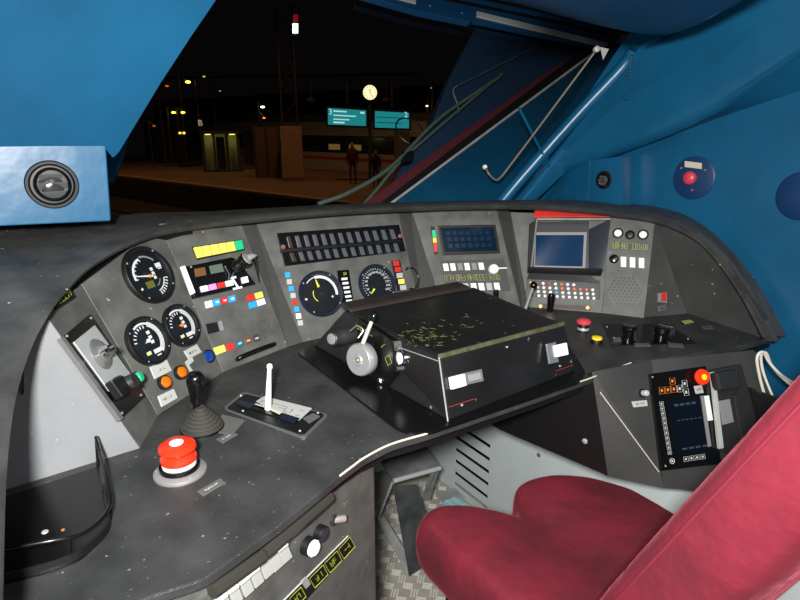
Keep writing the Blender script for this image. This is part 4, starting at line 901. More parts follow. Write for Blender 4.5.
# levers beside the keyboard
c = hz(549, 318, Z); bl_ = T('boot_lever', 'black tapered handle on a low boot in front of the keypad', 'lever', c)
lathe('boot', c, (0, 0, 1), [(.020, -.001), (.019, .004), (.014, .010), (.008, .016), (0, .017)], RUBBER, bl_); tp_ = hitp(552, 293, c+V((.0, .0, 0)), V((0, 1, 0)))
lathe('handle', c+V((0, 0, .012)), tp_-c, [(.0045, 0), (.0065, .006), (.0085, .030), (.0095, (tp_-c).length-.022), (.008, (tp_-c).length-.015), (0, (tp_-c).length-.012)], BLACKG, bl_)
c = hz(521, 322, Z+.002); sl_ = T('ball_stick', 'grey stick with black ball knob standing between the box and the keypad', 'lever', c); tp_ = hitp(533, 287, c+V((.0, .01, 0)), V((0, 1, 0)))
tube('stick', [c, tp_], [.0045, .0038], GREYP, sl_); lathe('ball', tp_-(tp_-c).normalized()*.004, tp_-c, [(0, -.001), (.006, .001), (.0095, .006), (.0095, .012), (.006, .017), (0, .019)], BLACKG, sl_, 20)
tube('yellow_scratch', [BT.hit(470, 291, .001), BT.hit(522, 310, .001)], .0010, mat('scratch_lime', (120, 128, 40), .6), tbx, 5)
c = P3.hit(496, 292, .02); pg = T('black_peg', 'small black peg with yellow tip behind the box lid', 'peg', c); lathe('peg', c-V((0, 0, .03)), (0, 0, 1), [(.0075, -.03), (.0075, .028), (.006, .036), (0, .038)], BLACKG, pg, 16); lathe('tip', c-V((0.0, 0, .003)), (0, 0, 1), [(.0035, .008), (.003, .011), (0, .0115)], YELB, pg, 10)

# ================================================================== pedestal switches below the desk edge
ls = T('lower_rocker_row', 'row of white and grey rocker switches on the pedestal under the desk edge', 'switches', PP.hit(262, 570))
for i, (x, y, m_) in enumerate(((222, 599, WHITE), (233, 590, WHITE), (244, 581, WHITE), (254, 572, WHITE), (264, 563, LABEL), (273, 556, LABEL), (282, 548, WHITE))):
    slab('rocker', PP, [(x-5, y-1), (x+4, y-8), (x+11, y+9), (x+2, y+17)], -.001, .006, LABEL if m_ is WHITE else m_, ls, .001)
    if m_ is WHITE: slab('raised_half', PP, [(x-6, y-1), (x+5, y-9), (x+7, y-3), (x-3, y+5)], .005, .012, WHITE, ls, .001)
c = PP.hit(306, 545); wbt = T('round_button', 'white round push button on the pedestal below the desk edge', 'button', c); lathe('collar', c, PP.n, [(.0135, -.001), (.0135, .010), (.011, .012), (0, .012)], BLACK, wbt); lathe('cap', c, PP.n, [(.0115, .010), (.0118, .015), (.009, .018), (0, .019)], WHITE, wbt)
c = PP.hit(318, 532); wbt = T('round_button', 'black blue-faced round button right of the white one on the pedestal', 'button', c); lathe('collar', c, PP.n, [(.0120, -.001), (.0120, .010), (.010, .012), (0, .012)], BLACK, wbt); lathe('cap', c, PP.n, [(.0098, .010), (.0098, .012), (0, .0125)], mat('dark_lens', (38, 46, 60), .3), wbt)
c = PP.hit(333, 520); wbt = T('toggle_switch', 'stubby brown grey toggle on the pedestal right of the round buttons', 'switch', c); lathe('base', c, PP.n, [(.0085, -.001), (.0085, .003), (.006, .005), (0, .005)], DARK, wbt); lathe('stub', c, (PP.n+PP.u*.9).normalized(), [(.0055, 0), (.0055, .018), (.004, .020), (0, .020)], mat('stub_grey', (120, 112, 106), .4), wbt, 18)
sp_ = T('symbol_strip', 'black strip with yellow green framed symbols along the pedestal', 'label strip', PP.hit(330, 570)); slab('strip', PP, [(268, 620), (350, 536), (355, 546), (278, 632)], -.0005, .002, BLACK, sp_, .0003)
tube('strip_edge', [PP.hit(262, 622, .001), PP.hit(348, 536, .001)], .0012, LABEL, sp_, 6)
cells = [(350, 537, 338, 550), (337, 551, 324, 564), (323, 565, 309, 579), (301, 587, 289, 599), (288, 600, 276, 612)]
for (xa, ya_, xb, yb_) in cells:
    q_ = [(xb+.5, yb_-.5), (xa, ya_), (xa+5, ya_+9.5), (xb+6, yb_+9)]; pts = [PP.hit(x, y, .0022) for x, y in q_]; tube('symbol_frame', pts, .0006, LIME, sp_, 4, closed=True)
    glyphs('symbol', PP, [lerp2(q_, .25, .25), lerp2(q_, .75, .25), lerp2(q_, .75, .75), lerp2(q_, .25, .75)], 2, LIME, sp_, .0021, int(xa), .6)
slab('washer', PP, [(302, 582), (307, 577), (311, 584), (306, 589)], .001, .004, STEEL, sp_, rc=.002)

# ================================================================== lower right console
for i, p in enumerate(((584, 381), (585, 441))): lathe('screw', CA.hit(*p), CA.n, [(.006, 0), (.006, .002), (.004, .0035), (0, .0035)], STEEL, desk, 12)
c = BB.hit(642, 393); tg_ = T('toggle_switch', 'small grey toggle above a tiny white label left of the lower screen', 'switch', c); lathe('base', c, BB.n, [(.0085, -.001), (.0085, .004), (0, .004)], BLACK, tg_); lathe('stub', c, BB.n, [(.006, .003), (.006, .014), (.004, .016), (0, .016)], LABEL, tg_)
plate([(632, 401.5), (647, 400), (648, 406), (634, 407.5)], BB, 'tiny white label plate under the toggle left of the lower screen', LABEL, n=2, sd=9)
sc = T('terminal', 'black touch terminal with a dark screen and framed white keys beside the seat', 'terminal', CC.hit(685, 420))
slab('housing', CC, [(650, 374), (706, 366), (722, 464), (662, 471)], -.001, .008, BLACKG, sc, .0015)
slab('screen', CC, [(667, 401), (704, 396), (712, 448), (678, 455)], .007, .0092, mat('terminal_glass', (10, 14, 22), .12, coat=.5), sc)
q_ = [(670, 404), (702, 399), (708, 444), (680, 449)]
keyrow('screen_line', CC, [(673, 404), (696, 401), (697, 404), (674, 407)], 4, mat('lcd_text', (50, 66, 78), .3), sc, .009, .0096, .3, bev=0)
keyrow('screen_line', CC, [(676, 420), (706, 416), (707, 417.5), (677, 421.5)], 7, MATS['lcd_text'], sc, .009, .0096, .4, bev=0); keyrow('screen_line', CC, [(681, 448), (708, 444), (708.5, 446.5), (682, 450.5)], 4, MATS['lcd_text'], sc, .009, .0096, .3, bev=0)
wk = mat('key_outline', (190, 192, 190), .5); okk = mat('key_outline_orange', (215, 120, 30), .5)
def okey(x, y, w_, h_, m_, par=sc, lean=.14):
    q_ = [(x, y), (x+w_, y-w_*.13), (x+w_+h_*lean, y+h_-w_*.13), (x+h_*lean, y+h_)]
    k_ = slab('key', CC, q_, .0075, .0088, BLACK, par); tube('key_frame', [CC.hit(a_, b_, .0090) for a_, b_ in q_], .00045, m_, k_, 4, closed=True)
    slab('key_glyph', CC, [lerp2(q_, .32, .3), lerp2(q_, .68, .3), lerp2(q_, .68, .7), lerp2(q_, .32, .7)], .0086, .0093, m_, k_)
for x, y in ((659, 387.5), (665, 386.8), (671, 386), (669.5, 378)): okey(x, y, 5, 6.6, okk)
for x, y in ((677, 385.5), (683.5, 389), (682, 380.5)): okey(x, y, 4.6, 6.8, wk)
for i in range(11): okey(659.5+i*.82, 402+i*4.9, 3.6, 3.8, wk)
for i in range(4): okey(683.5+i*5.6, 457-i*.8, 4.4, 4.6, wk)
ring('round_key', CC.hit(672, 461, .008), CC.n, [(.0055, 0), (.0055, .0012), (.0045, .0012), (.0045, 0)], wk, sc, 16); lathe('key_dot', CC.hit(672, 461, .008), CC.n, [(.002, 0), (.002, .001), (0, .001)], wk, sc, 10)
slab('label_strip', CC, [(704, 396), (709, 395.5), (713, 420), (708, 421)], .007, .0098, WHITE, sc)
slab('side_rail', CC, [(701, 396), (704, 395.5), (711.5, 446), (708.5, 447)], .007, .011, GREYP, sc)
for p in ((652.5, 377), (665.5, 466)): screwhead(CC, p, .002, STEEL, sc, .008)
c = CC.hit(698, 377, .008); eb_ = T('stop_button', 'red round button with yellow centre at top right of the lower terminal', 'button', c)
lathe('red_cap', c, CC.n, [(.009, 0), (.009, .006), (.0155, .008), (.0165, .012), (.0145, .016), (.008, .0175), (0, .0175)], mat('signal_red', (225, 50, 20), .3, emit=.25), eb_, 32)
lathe('yellow_centre', c+CC.n*.017, CC.n, [(.0065, 0), (.006, .0012), (0, .0014)], YELB, eb_, 20)
plate([(694, 386), (702, 385), (704, 393), (696, 394)], PL(CC.o+CC.n*.008, CC.n), 'tiny white framed label under the red and yellow stop button', LABEL, h=.001, n=2, sd=13)
ho = T('handset', 'dark radio handset in its cradle right of the lower terminal', 'handset', CC.hit(735, 400))
slab('cradle', CC, [(713, 370), (742, 364), (757, 420), (740, 455), (722, 452)], -.001, .016, DARK, ho, .003)
slab('earpiece', CC, [(716, 373), (739, 369), (743, 388), (720, 391)], .014, .034, DARK, ho, .005)
slab('cradle_rail', CC, [(712, 372), (715, 372), (724, 448), (720, 449)], .010, .018, LABEL, ho, .0006)
slab('window', CC, [(719, 401), (730, 399), (734, 422), (723, 425)], .014, .0185, GREYP, ho, .0008)
slab('cradle_arm', CC, [(734, 395), (741, 393), (749, 425), (742, 440)], .014, .026, DARK, ho, .002)
cb = T('cable_loop', 'off white cable looped behind the handset beside the seat back', 'cable', CC.hit(770, 370)); cp_ = CC.o
def cpt(x, y, d): return hitp(x, y, CC.hit(765, 365, d), CC.n)
tube('cable', spline([cpt(766, 400, .0), cpt(760, 378, .01), cpt(757, 358, .02), cpt(763, 352, .025), cpt(769, 362, .02), cpt(780, 374, .02), cpt(795, 384, .0)]), .0030, CABLE, cb, 8)
tube('cable', spline([cpt(774, 400, .0), cpt(764, 375, .0), cpt(761, 357, .01), cpt(766, 353, .02), cpt(772, 366, .01), cpt(785, 380, .01), cpt(800, 392, .0)]), .0030, CABLE, cb, 8)

# ================================================================== footwell: footrest and pedal
fr = T('footrest', 'steel footrest frame with dark worn sloping plate under the desk', 'footrest', (.85, 1.15, 0))
fz = .30; tA_, tB_, tC_, tD_ = hz(378, 457, fz), hz(424, 442, fz), hz(440, 468, fz), hz(393, 481, fz)
wornd = mat('worn_dark_steel', (120, 122, 122), .45, .1, var=.45, vscale=14)
vs, fs = prismdata([tA_, tB_, tC_, tD_], [p-V((0, 0, .004)) for p in (tA_, tB_, tC_, tD_)]); mk('top_plate', vs, fs, wornd, fr)
tube('front_bar', [tD_, tC_], .0075, ALU, fr, 12)
l0 = hz(427, 500, .10); vs, fs = prismdata([tC_, hz(430, 500, .09), hz(423, 500, .09), tC_+(tD_-tC_)*.10], [p+V((-.002, .01, 0)) for p in (tC_, hz(430, 500, .09), hz(423, 500, .09), tC_+(tD_-tC_)*.10)]); mk('side_leg', vs, fs, STEEL, fr)
pb0, pb1, pb2, pb3 = hitp(393, 486, tD_, V((0, 1, .0))), hitp(416, 484, tD_, V((0, 1, .0))), hz(440, 555, .04), hz(409, 575, .04)
vs, fs = prismdata([pb0, pb1, pb2, pb3], [p-V((0, 0, .005)) for p in (pb0, pb1, pb2, pb3)]); mk('sloping_plate', vs, fs, mat('worn_black_plate', (62, 64, 65), .5, .1, var=.5, vscale=18), fr)
sp0 = hz(378, 519, .19); tube('side_tube', [tD_+V((-.003, 0, -.004)), sp0], .004, STEEL, fr, 8); vs, fs = prismdata([sp0, hz(384, 516, .19), hz(415, 566, .045), hz(408, 572, .045)], [p-V((0, 0, .012)) for p in (sp0, hz(384, 516, .19), hz(415, 566, .045), hz(408, 572, .045))]); mk('side_channel', vs, fs, STEEL, fr, .001)
pe = T('foot_pedal', 'pale turquoise ribbed foot pedal on the checker plate', 'pedal', hz(455, 501, .03))
box('pedal_base', tuple(hz(448, 508, 0))[:2]+(0,), tuple(hz(448, 508, 0)+V((.10, .07, .012))), STEEL, pe, .001)
qx = [hz(443, 501, .03), hz(455, 496, .03), hz(467, 503, .03), hz(452, 509, .03)]; vs, fs = prismdata(qx, [p-V((0, 0, .02)) for p in qx]); mk('pedal_pad', vs, fs, PEDALB, pe, .003)
for i in range(4):
    for j in range(2):
        a = qx[0].lerp(qx[1], (j+.5)/2); b = qx[3].lerp(qx[2], (j+.5)/2); lathe('pedal_stud', a.lerp(b, (i+.5)/4), (0, 0, 1), [(.006, 0), (.005, .002), (0, .0024)], PEDALB, pe, 10)

# ================================================================== fittings on the blue walls
def airvent(px, pl, r, label, tilt):
    c = pl.hit(*px, .0); t = T('air_vent', label, 'vent', c)
    ring('outer_ring', c, pl.n, [(r, -.001), (r, .003), (r*.95, .006), (r*.86, .006), (r*.78, .001), (r*.78, -.001)], mat('vent_ring', (10, 10, 12), .6), t, 44)
    ring('ring_edge', c, pl.n, [(r*.99, .003), (r*.96, .0055), (r*.93, .0055), (r*.95, .003)], DARK, t, 44)  # thin edge band of the outer ring
    lathe('socket', c, pl.n, [(r*.79, 0), (r*.79, .001), (0, .0012)], BLACK, t, 32)
    ax_ = (pl.n+pl.u*tilt[0]+pl.v*tilt[1]).normalized(); ring('inner_ring', c+pl.n*.001, ax_, [(r*.70, 0), (r*.70, .007), (r*.64, .009), (r*.58, .007), (r*.58, 0)], BLACKG, t, 36)
    u_, v_, n_ = frame_of(ax_)
    for k in (-.36, 0, .36):
        hw = math.sqrt(max(0, .58**2-k*k))*r*.98; cc = c+pl.n*.002+v_*k*r
        vs, fs = prismdata([cc-u_*hw+v_*.003+n_*.005, cc+u_*hw+v_*.003+n_*.005, cc+u_*hw*.98-v_*.006+n_*.001, cc-u_*hw*.98-v_*.006+n_*.001], [cc-u_*hw+v_*.001+n_*.0045, cc+u_*hw+v_*.001+n_*.0045, cc+u_*hw*.98-v_*.008+n_*.0005, cc-u_*hw*.98-v_*.008+n_*.0005])
        mk('vane', vs, fs, mat('vane_grey', (84, 86, 86), .3, .3), t, .0006)
    lathe('centre_knob', c, ax_, [(r*.50, 0), (r*.44, .003), (r*.22, .006), (0, .007)], mat('vent_dark_gloss', (62, 62, 62), .22, .3), t, 28)
    return t
airvent((52, 184.5), VB, .040, 'round black air vent in the blue padded box at the left', (.1, .15))
# right vent box
vb0 = [hy(541, 201, 1.22), hy(577, 163, 1.20)]
rb = T('vent_box', 'small blue padded box with a black air vent on the right wall above the cowl', 'vent box', (1.43, 1.08, 1.02))
e1, e2 = hx(590, 160, 1.425), hx(587, 212, 1.425); f1, f2 = hx(621, 156, 1.425), hx(621, 212, 1.425)
VR = pl3(e1, e2, f1)
facet('box_front', [e1, f1, f2, e2], .05, BLUE, .004, rb)
facet('box_side', [hx(540, 205, 1.46), hx(566, 170, 1.47), e1, e2, hx(545, 214, 1.46)], .01, BLUE, .002, rb)
av = airvent((604, 180), VR, .026, 'small round black air vent on the right blue box', (.2, 0))
# emergency disc
WX = PL((X5, 0, 1), (-1, 0, 0)); WX.u = V((0, -1, 0)); WX.v = V((0, 0, 1))
c = hx(694, 178, X5); ed = T('alarm_button', 'faded red button on a navy disc with cream label on the right wall', 'button', c)
lathe('disc', c, (-1, 0, 0), [(.056, -.001), (.056, .0035), (.053, .005), (0, .005)], NAVY, ed, 44)
c2 = hx(690.5, 178, X5-.005); lathe('button', c2, (-1, 0, 0), [(.0165, 0), (.018, .004), (.0165, .010), (.011, .014), (0, .0155)], PINKRED, ed, 28)
q_ = [WX.ab(*p, .005) for p in ((685, 161), (702, 163), (702, 169), (685, 167))]; slab2('cream_label', WX, q_, .004, .0065, mat('cream', (190, 184, 160), .5), ed)
for p in ((681, 168), (705, 170), (692, 190)): screwhead(WX, p, .0032, BRASS, ed, .005)
# dark round porthole-like knob at the right edge
c = hx(803, 196, X5); kd_ = T('wall_cap', 'dark blue round cap cut by the right edge on the blue wall', 'cap', c); lathe('cap', c, (-1, 0, 0), [(.055, -.001), (.055, .006), (.05, .010), (0, .010)], NAVY, kd_, 36)
# stay rod
ro = T('stay_rod', 'thin metal rod with a bent lower end running up beside the windscreen', 'rod', hy(493, 178, 1.26))
tube('rod', spline([hy(486, 168, 1.255), hy(489, 174, 1.245), hy(496, 180, 1.24), hy(502, 176, 1.235)], 5)+[hy(530, 139, 1.18), hy(594, 53, 1.045)], .0028, mat('rod_bronze', (170, 150, 125), .35, .7), ro, 8)
lathe('rod_foot', hy(485, 167, 1.262), (-.5, -.8, .1), [(.007, -.006), (.0075, .002), (.005, .006), (0, .006)], CABLE, ro, 14); lathe('rod_top', hy(597, 49, 1.05), (-.5, -.8, .1), [(.008, -.01), (.008, .002), (.005, .005), (0, .006)], LABEL, ro, 14)
vs, fs = prismdata([hy(600, 47, 1.035), hy(609, 49, 1.03), hy(603, 60, 1.035)], [hy(600, 47, 1.05), hy(609, 49, 1.045), hy(603, 60, 1.05)]); mk('rod_bracket', vs, fs, LABEL, ro)
# hanging chain with ring
ch = T('chain', 'small ball chain with a ring hanging on the right blue wall', 'chain', hx(629, 96, XB-.01))
for i in range(12):
    c = hx(632-i*.28+math.sin(i)*.3, 54+i*2.9, XB-.010); lathe('link', c, (0, 0, 1), [(0, -.004), (.003, -.002), (.003, .002), (0, .004)], mat('chain_metal', (70, 110, 130), .3, .7), ch, 8)
c = hx(628.5, 95, XB-.010); ring('ring', c, (-1, -.4, .1), [(.0150, 0), (.0140, .0015), (.0130, 0), (.0140, -.0015)], MATS['chain_metal'], ch, 24)
# blind housing over the windscreen
bh = T('roller_blind', 'dark blue roller blind rail with a silver strip along the top of the windscreen', 'blind', WP.hit(500, 15, .03))
slab('rail', WP, [(330, -42), (560, 9), (640, 30), (634, 42), (603, 48), (470, 20), (410, 2), (330, -22)], .004, .022, BLUED, bh, .003)
slab('lower_housing', WP, [(360, -18), (400, -3), (474, 13), (474, 20), (470, 22), (418, 11), (360, -6)], .010, .034, BLUED, bh, .003)
slab('silver_strip', WP, [(477, 11), (609, 43), (607, 47), (477, 16)], .018, .028, ALU, bh, .001)
slab('silver_strip', WP, [(395, -6), (416, 0), (416, 3.5), (395, -2)], .03, .038, ALU, bh, .001)
slab('dark_groove', WP, [(440, -4), (560, 21), (636, 39), (634, 41), (560, 24), (440, -1)], .020, .0245, BLACK, bh); slab('dark_groove', WP, [(470, -6), (560, 13), (640, 34), (638, 36), (560, 16), (470, -3)], .020, .0245, BLACK, bh)
slab('end_clip', WP, [(622, 33), (640, 36), (634, 43), (618, 41)], .02, .036, ALU, bh, .001)
for p in ((430, 6), (462, 13)): screwhead(WP, p, .003, STEEL, bh, .034)

# ================================================================== the station outside at night
GZ = -.65; RZ = -1.41
o = box('platform', (-6, 0, 0), (1, 1, 1), CONCR); D.objects.remove(o)
pe0, pe1 = hz(338, 202, GZ), hz(122, 176, GZ); pd = (pe1-pe0).normalized(); pr_ = V((pd.y, -pd.x, 0))   # pr_: away to the right
A_, B_ = pe0-pd*9, pe1+pd*22
pf = T('platform', None, None, (A_+B_)/2); st(pf)
vs, fs = prismdata([A_, B_, B_+pr_*5.6, A_+pr_*9.5], [p+V((0, 0, -.75)) for p in (A_, B_, B_+pr_*5.6, A_+pr_*9.5)]); mk('platform_slab', vs, fs, CONCR, pf)
vs, fs = prismdata([A_-pr_*.02, B_-pr_*.02, B_, A_], [p+V((0, 0, -.75)) for p in (A_-pr_*.02, B_-pr_*.02, B_, A_)]); mk('platform_wall', [v-V((0, 0, .06)) for v in vs], fs, BALL, pf)
vs, fs = prismdata([A_+pr_*.02, B_+pr_*.02, B_+pr_*.3, A_+pr_*.3], [p+V((0, 0, -.1)) for p in (A_+pr_*.02, B_+pr_*.02, B_+pr_*.3, A_+pr_*.3)]); o = mk('platform_edge', [v+V((0, 0, .01)) for v in vs], fs, mat('edge_stone', (150, 120, 90), .9, var=.2), pf)
gr = box('ground_track_bed', (-25, 2.2, RZ-.3), (45, 60, RZ-.1), BALL); st(gr)
tk_ = T('rails', 'dull steel rails on the dark track bed in front of the cab', 'rails', (0, 12, RZ-.1))
for off in (2.0, 3.45):
    a = A_-pr_*off; b = B_-pr_*off; a = V((a.x, a.y, RZ-.05)); b = V((b.x, b.y, RZ-.05)); vs, fs = prismdata([a, b, b+pr_*.07, a+pr_*.07], [p+V((0, 0, -.12)) for p in (a, b, b+pr_*.07, a+pr_*.07)]); mk('rail', vs, fs, mat('rail_steel', (70, 55, 48), .5, .6), tk_)
ORI = math.atan2(pd.y, pd.x)
def obox(name, p, L_, W_, z0, z1, mt, par, bev=0, **k):
    """box along the platform: p = near corner base point, L_ along it, W_ away from us"""
    q_ = [p, p+pd*L_, p+pd*L_+pr_*W_, p+pr_*W_]
    vs, fs = prismdata([V((v.x, v.y, z1)) for v in q_], [V((v.x, v.y, z0)) for v in q_]); return mk(name, vs, fs, mt, par, bev, **k)
def emis(name, col, s): return mat(name, col, .5, emit=s)
# train standing on the far track
tr0 = hz(400, 176, GZ)+pr_*2.0; tr0 = tr0-pd*9; TLn = 34
trn = T('train', 'long pale train with a dark window band and red stripe standing beyond the platform', 'train', (tr0.x, tr0.y, RZ))
tbody = mat('train_body', (170, 160, 150), .5, var=.1, vscale=.5)
obox('body_lower', tr0, TLn, 2.9, RZ+.35, .02, tbody, trn); obox('window_band', tr0+pr_*.02, TLn, 2.85, .02, .82, mat('train_dark', (32, 30, 30), .25), trn); obox('body_upper', tr0, TLn, 2.9, .82, 1.45, tbody, trn); obox('roof', tr0+pr_*.25, TLn, 2.4, 1.45, 1.8, mat('train_roof', (90, 84, 78), .7), trn)
obox('red_stripe', tr0-pr_*.01, TLn, .01, -.32, -.18, RED, trn)
ww = emis('train_window_glow', (235, 200, 120), .10)
for i in range(24):
    if i % 8 == 7: obox('door', tr0+pd*(i*1.42+.2)-pr_*.012, .9, .02, -.95, 1.05, mat('train_door', (120, 108, 100), .5), trn); continue
    wf_ = obox('window', tr0+pd*(i*1.42+.15)-pr_*.005, 1.15, .02, .10, .74, mat('train_glass', (50, 46, 40), .15) if i % 3 else mat('train_glass_dim', (60, 54, 40), .15), trn, label=None)
    if i in (2, 3, 4, 6, 9, 10, 17): obox('lit_seat_row', tr0+pd*(i*1.42+.3)-pr_*.008, .8, .01, .16, .42, ww, wf_)
# station building wall beyond, dark canopy
bs = T('station_hall', 'dark brick station hall wall behind the standing train', 'building', (tr0.x, tr0.y, RZ)); wl0 = tr0+pr_*7
obox('hall_wall', wl0-pd*6, 52, .4, RZ, 3.4, mat('hall_brick', (74, 52, 44), .9, var=.3), bs)
for i in range(14): obox('hall_pillar', wl0-pr_*.15-pd*5+pd*i*3.6, .5, .2, RZ, 3.4, mat('hall_pillar', (92, 66, 52), .9), bs)
# platform furniture
def at_(x, y): return hz(x, y, GZ)
def hgt(x, y, base_): # height of a pixel above a base point, on the vertical through it
    n = V((base_.x, base_.y, 0)).normalized(); return hitp(x, y, base_, n).z
kdk = mat('kiosk_frame', (58, 62, 58), .5)
def facing(p): n = V((-p.x, -p.y, 0)).normalized(); return n, V((-n.y, n.x, 0))
def fbox(name, p, x0, x1, d0, d1, z0, z1, mt, par, **k):
    n, r = facing(p); q_ = [p-r*x0*-1*1-n*d0, p+r*x1-n*d0, p+r*x1-n*d1, p+r*x0-n*d1]
    vs, fs = prismdata([V((v.x, v.y, z1)) for v in q_], [V((v.x, v.y, z0)) for v in q_]); return mk(name, vs, fs, mt, par, **k)
def spanw(p, xa, xb):   # pixel columns -> offsets along r at base point p
    n, r = facing(p); f = lambda x: (hitp(x, topx(p)[1], p, n)-p).dot(r); a, b = f(xa), f(xb); return min(a, b), max(a, b)
bp = at_(224, 172); h_ = hgt(224, 131, bp); pk = T('phone_booths', 'glazed twin phone booth lit warm yellow on the platform', 'phone booth', bp)
x0, x1 = spanw(bp, 204, 242)
fbox('booth_roof', bp, x0, x1, -.1, 1.1, h_-.12, h_, kdk, pk); fbox('booth_base', bp, x0, x1, 0, 1.0, GZ, GZ+.08, kdk, pk); fbox('booth_back', bp, x0, x1, .95, 1.0, GZ, h_-.1, mat('booth_back', (110, 106, 70), .6), pk)
wd = x1-x0
for k, (a, b) in enumerate(((0, .08), (.30, .36), (.62, .70), (.92, 1))): fbox('booth_post', bp, x0+wd*a, x0+wd*b, 0, .08, GZ, h_-.1, kdk, pk)
fbox('phone_panel', bp, x0+wd*.38, x0+wd*.60, .3, .5, GZ+.1, h_-.25, BLACK, pk)
for a in (.18, .82): fbox('lit_ceiling', bp, x0+wd*(a-.07), x0+wd*(a+.07), .3, .6, h_-.16, h_-.12, emis('booth_light', (240, 225, 110), 2.5), pk)
n, r = facing(bp); bulb('booth_lamp', bp-n*.5+r*(x0+wd*.2)+V((0, 0, h_-GZ-.35)), 3.0, (1, .9, .35)); bulb('booth_lamp', bp-n*.5+r*(x0+wd*.8)+V((0, 0, h_-GZ-.35)), 3.0, (1, .9, .35))
slabm = T('platform_sign', 'small lit letter B sign above the phone booth', 'sign', bp+V((0, 0, 2)))
PB = PL(hitp(200, 123, bp, facing(bp)[0]), facing(bp)[0]); slab('sign_board', PB, [(197, 119), (203.5, 119), (203.5, 127.5), (197, 127.5)], -.03, 0, mat('sign_dark', (30, 30, 44), .5), slabm); textobj('letter', 'B', PB, (200.2, 123.2), .34, emis('sign_white', (225, 210, 170), .5), slabm, h=.01)
slab('sign_arm', PB, [(199.5, 127), (201, 127), (201, 134), (199.5, 134)], -.03, -.01, kdk, slabm)
for bx, lb_ in (((165, 163, 158, 172, 127), 'dark ticket machine cabinet left of the lit phone booth'), ((182, 167, 178, 187, 131), 'narrow dark cabinet with two tiny yellow lights beside the phone booth')):
    p = at_(bx[0], bx[1]); h2 = hgt(bx[0], bx[4], p); x0, x1 = spanw(p, bx[2], bx[3]); t_ = T('vending_machine', lb_, 'machine', p)
    fbox('cabinet', p, x0, x1, 0, .7, GZ, h2, mat('machine_dark', (28, 28, 34), .4), t_); fbox('front_panel', p, x0+.08, x1-.08, -.03, 0, GZ+.3, h2-.25, BLACK, t_)
    if bx[0] == 182:
        PV = PL(p+facing(p)[0]*.05, facing(p)[0])
        for x in (180, 184): slab('lit_window', PV, [(x-1.3, 132), (x+1.3, 132), (x+1.3, 134), (x-1.3, 134)], -.01, .01, emis('lamp_amber', (250, 190, 60), 2.5), t_)
p = at_(292, 181); h2 = hgt(292, 126, p); x0, x1 = spanw(p, 283, 304); t_ = T('utility_cabinet', 'tall pale rectangular pillar standing on the platform in the middle of the window', 'pillar', p)
fbox('pillar_body', p, x0, x1, 0, .8, GZ, h2, mat('pillar_pale', (176, 140, 108), .8, var=.1), t_); fbox('pillar_base', p, x0-.04, x1+.04, -.04, .84, GZ, GZ+.12, CONCR, t_)
p = at_(268, 178); h2 = hgt(268, 127, p); x0, x1 = spanw(p, 257, 281); t_ = T('shelter_wall', 'dim brown shelter wall left of the pale pillar on the platform', 'shelter', p); fbox('shelter_panel', p, x0, x1, 0, .15, GZ, h2, mat('shelter_brown', (110, 82, 62), .8), t_)
for k in (0, .5, 1): fbox('shelter_post', p, x0+(x1-x0)*k-.04, x0+(x1-x0)*k+.04, -.05, .0, GZ, h2+.05, kdk, t_)
# signal mast with lattice above the pillar
p = at_(293, 181)-facing(at_(293, 181))[0]*1.6; t_ = T('lattice_mast', 'tall lattice mast rising behind the pale pillar', 'mast', p); n, r = facing(p); L = []
zt = hgt(295, 6, p)
for s_ in (-.28, .28): L.append(tubedata([p+r*s_, p+r*s_+V((0, 0, zt-GZ))], .035, 6))
k = GZ+2.2
while k < zt-.6: L.append(tubedata([V((p.x, p.y, k))+r*-.28, V((p.x, p.y, k+.6))+r*.28], .018, 5)); L.append(tubedata([V((p.x, p.y, k+.6))+r*.28, V((p.x, p.y, k+1.2))+r*-.28], .018, 5)); k += 1.2
vs, fs = join(L); mk('lattice', vs, fs, mat('mast_rust', (58, 36, 26), .7), t_)
PS_ = PL(p+n*.3, n); t2 = T('signal_light', 'white signal lamp with a red top high on the lattice mast', 'signal', PS_.hit(295, 20)); slab('housing', PS_, [(292, 5), (299, 5), (299, 36), (292, 36)], -.25, -.02, BLACK, t2)
slab('white_lamp', PS_, [(292.5, 23.5), (298, 23.5), (298, 33), (292.5, 33)], -.02, .02, emis('signal_white', (235, 255, 235), 4), t2); slab('red_lamp', PS_, [(293, 14.5), (298, 14.5), (298, 21), (293, 21)], -.02, .02, emis('signal_redl', (200, 30, 60), .35), t2); slab('grey_plate', PS_, [(293, 6), (298, 6), (298, 13), (293, 13)], -.02, .01, GREYP, t2)
# passenger information displays and clock
p = at_(370, 182); n, r = facing(p); PI_ = PL(p, n); cy = emis('display_cyan', (30, 150, 160), .75)
t_ = T('clock', 'round glowing station clock on a slim post between two cyan displays', 'clock', p); c = PI_.hit(370, 92.5); rr = (PI_.hit(377, 92.5)-c).length
lathe('clock_case', c-n*.15, n, [(rr*1.08, 0), (rr*1.08, .15), (0, .15)], BLACK, t_, 28); lathe('clock_face', c, n, [(rr, 0), (rr, .02), (0, .02)], emis('clock_glow', (255, 240, 190), 1.3), t_, 28)
for i in range(12):
    a = R(i*30); q0 = c+n*.025+(PI_.u*math.cos(a)+PI_.v*math.sin(a))*rr*.88; q1 = c+n*.025+(PI_.u*math.cos(a)+PI_.v*math.sin(a))*rr*.72; tube('hour_mark', [q0, q1], rr*.035, BLACK, t_, 4)
tube('hour_hand', [c+n*.03, c+n*.03+PI_.v*rr*.5], rr*.05, BLACK, t_, 5); tube('minute_hand', [c+n*.03, c+n*.03+(PI_.v*-.6+PI_.u*.4)*rr], rr*.035, BLACK, t_, 5)
tube('post', [p-n*.1, c-n*.1], .06, kdk, t_, 8)
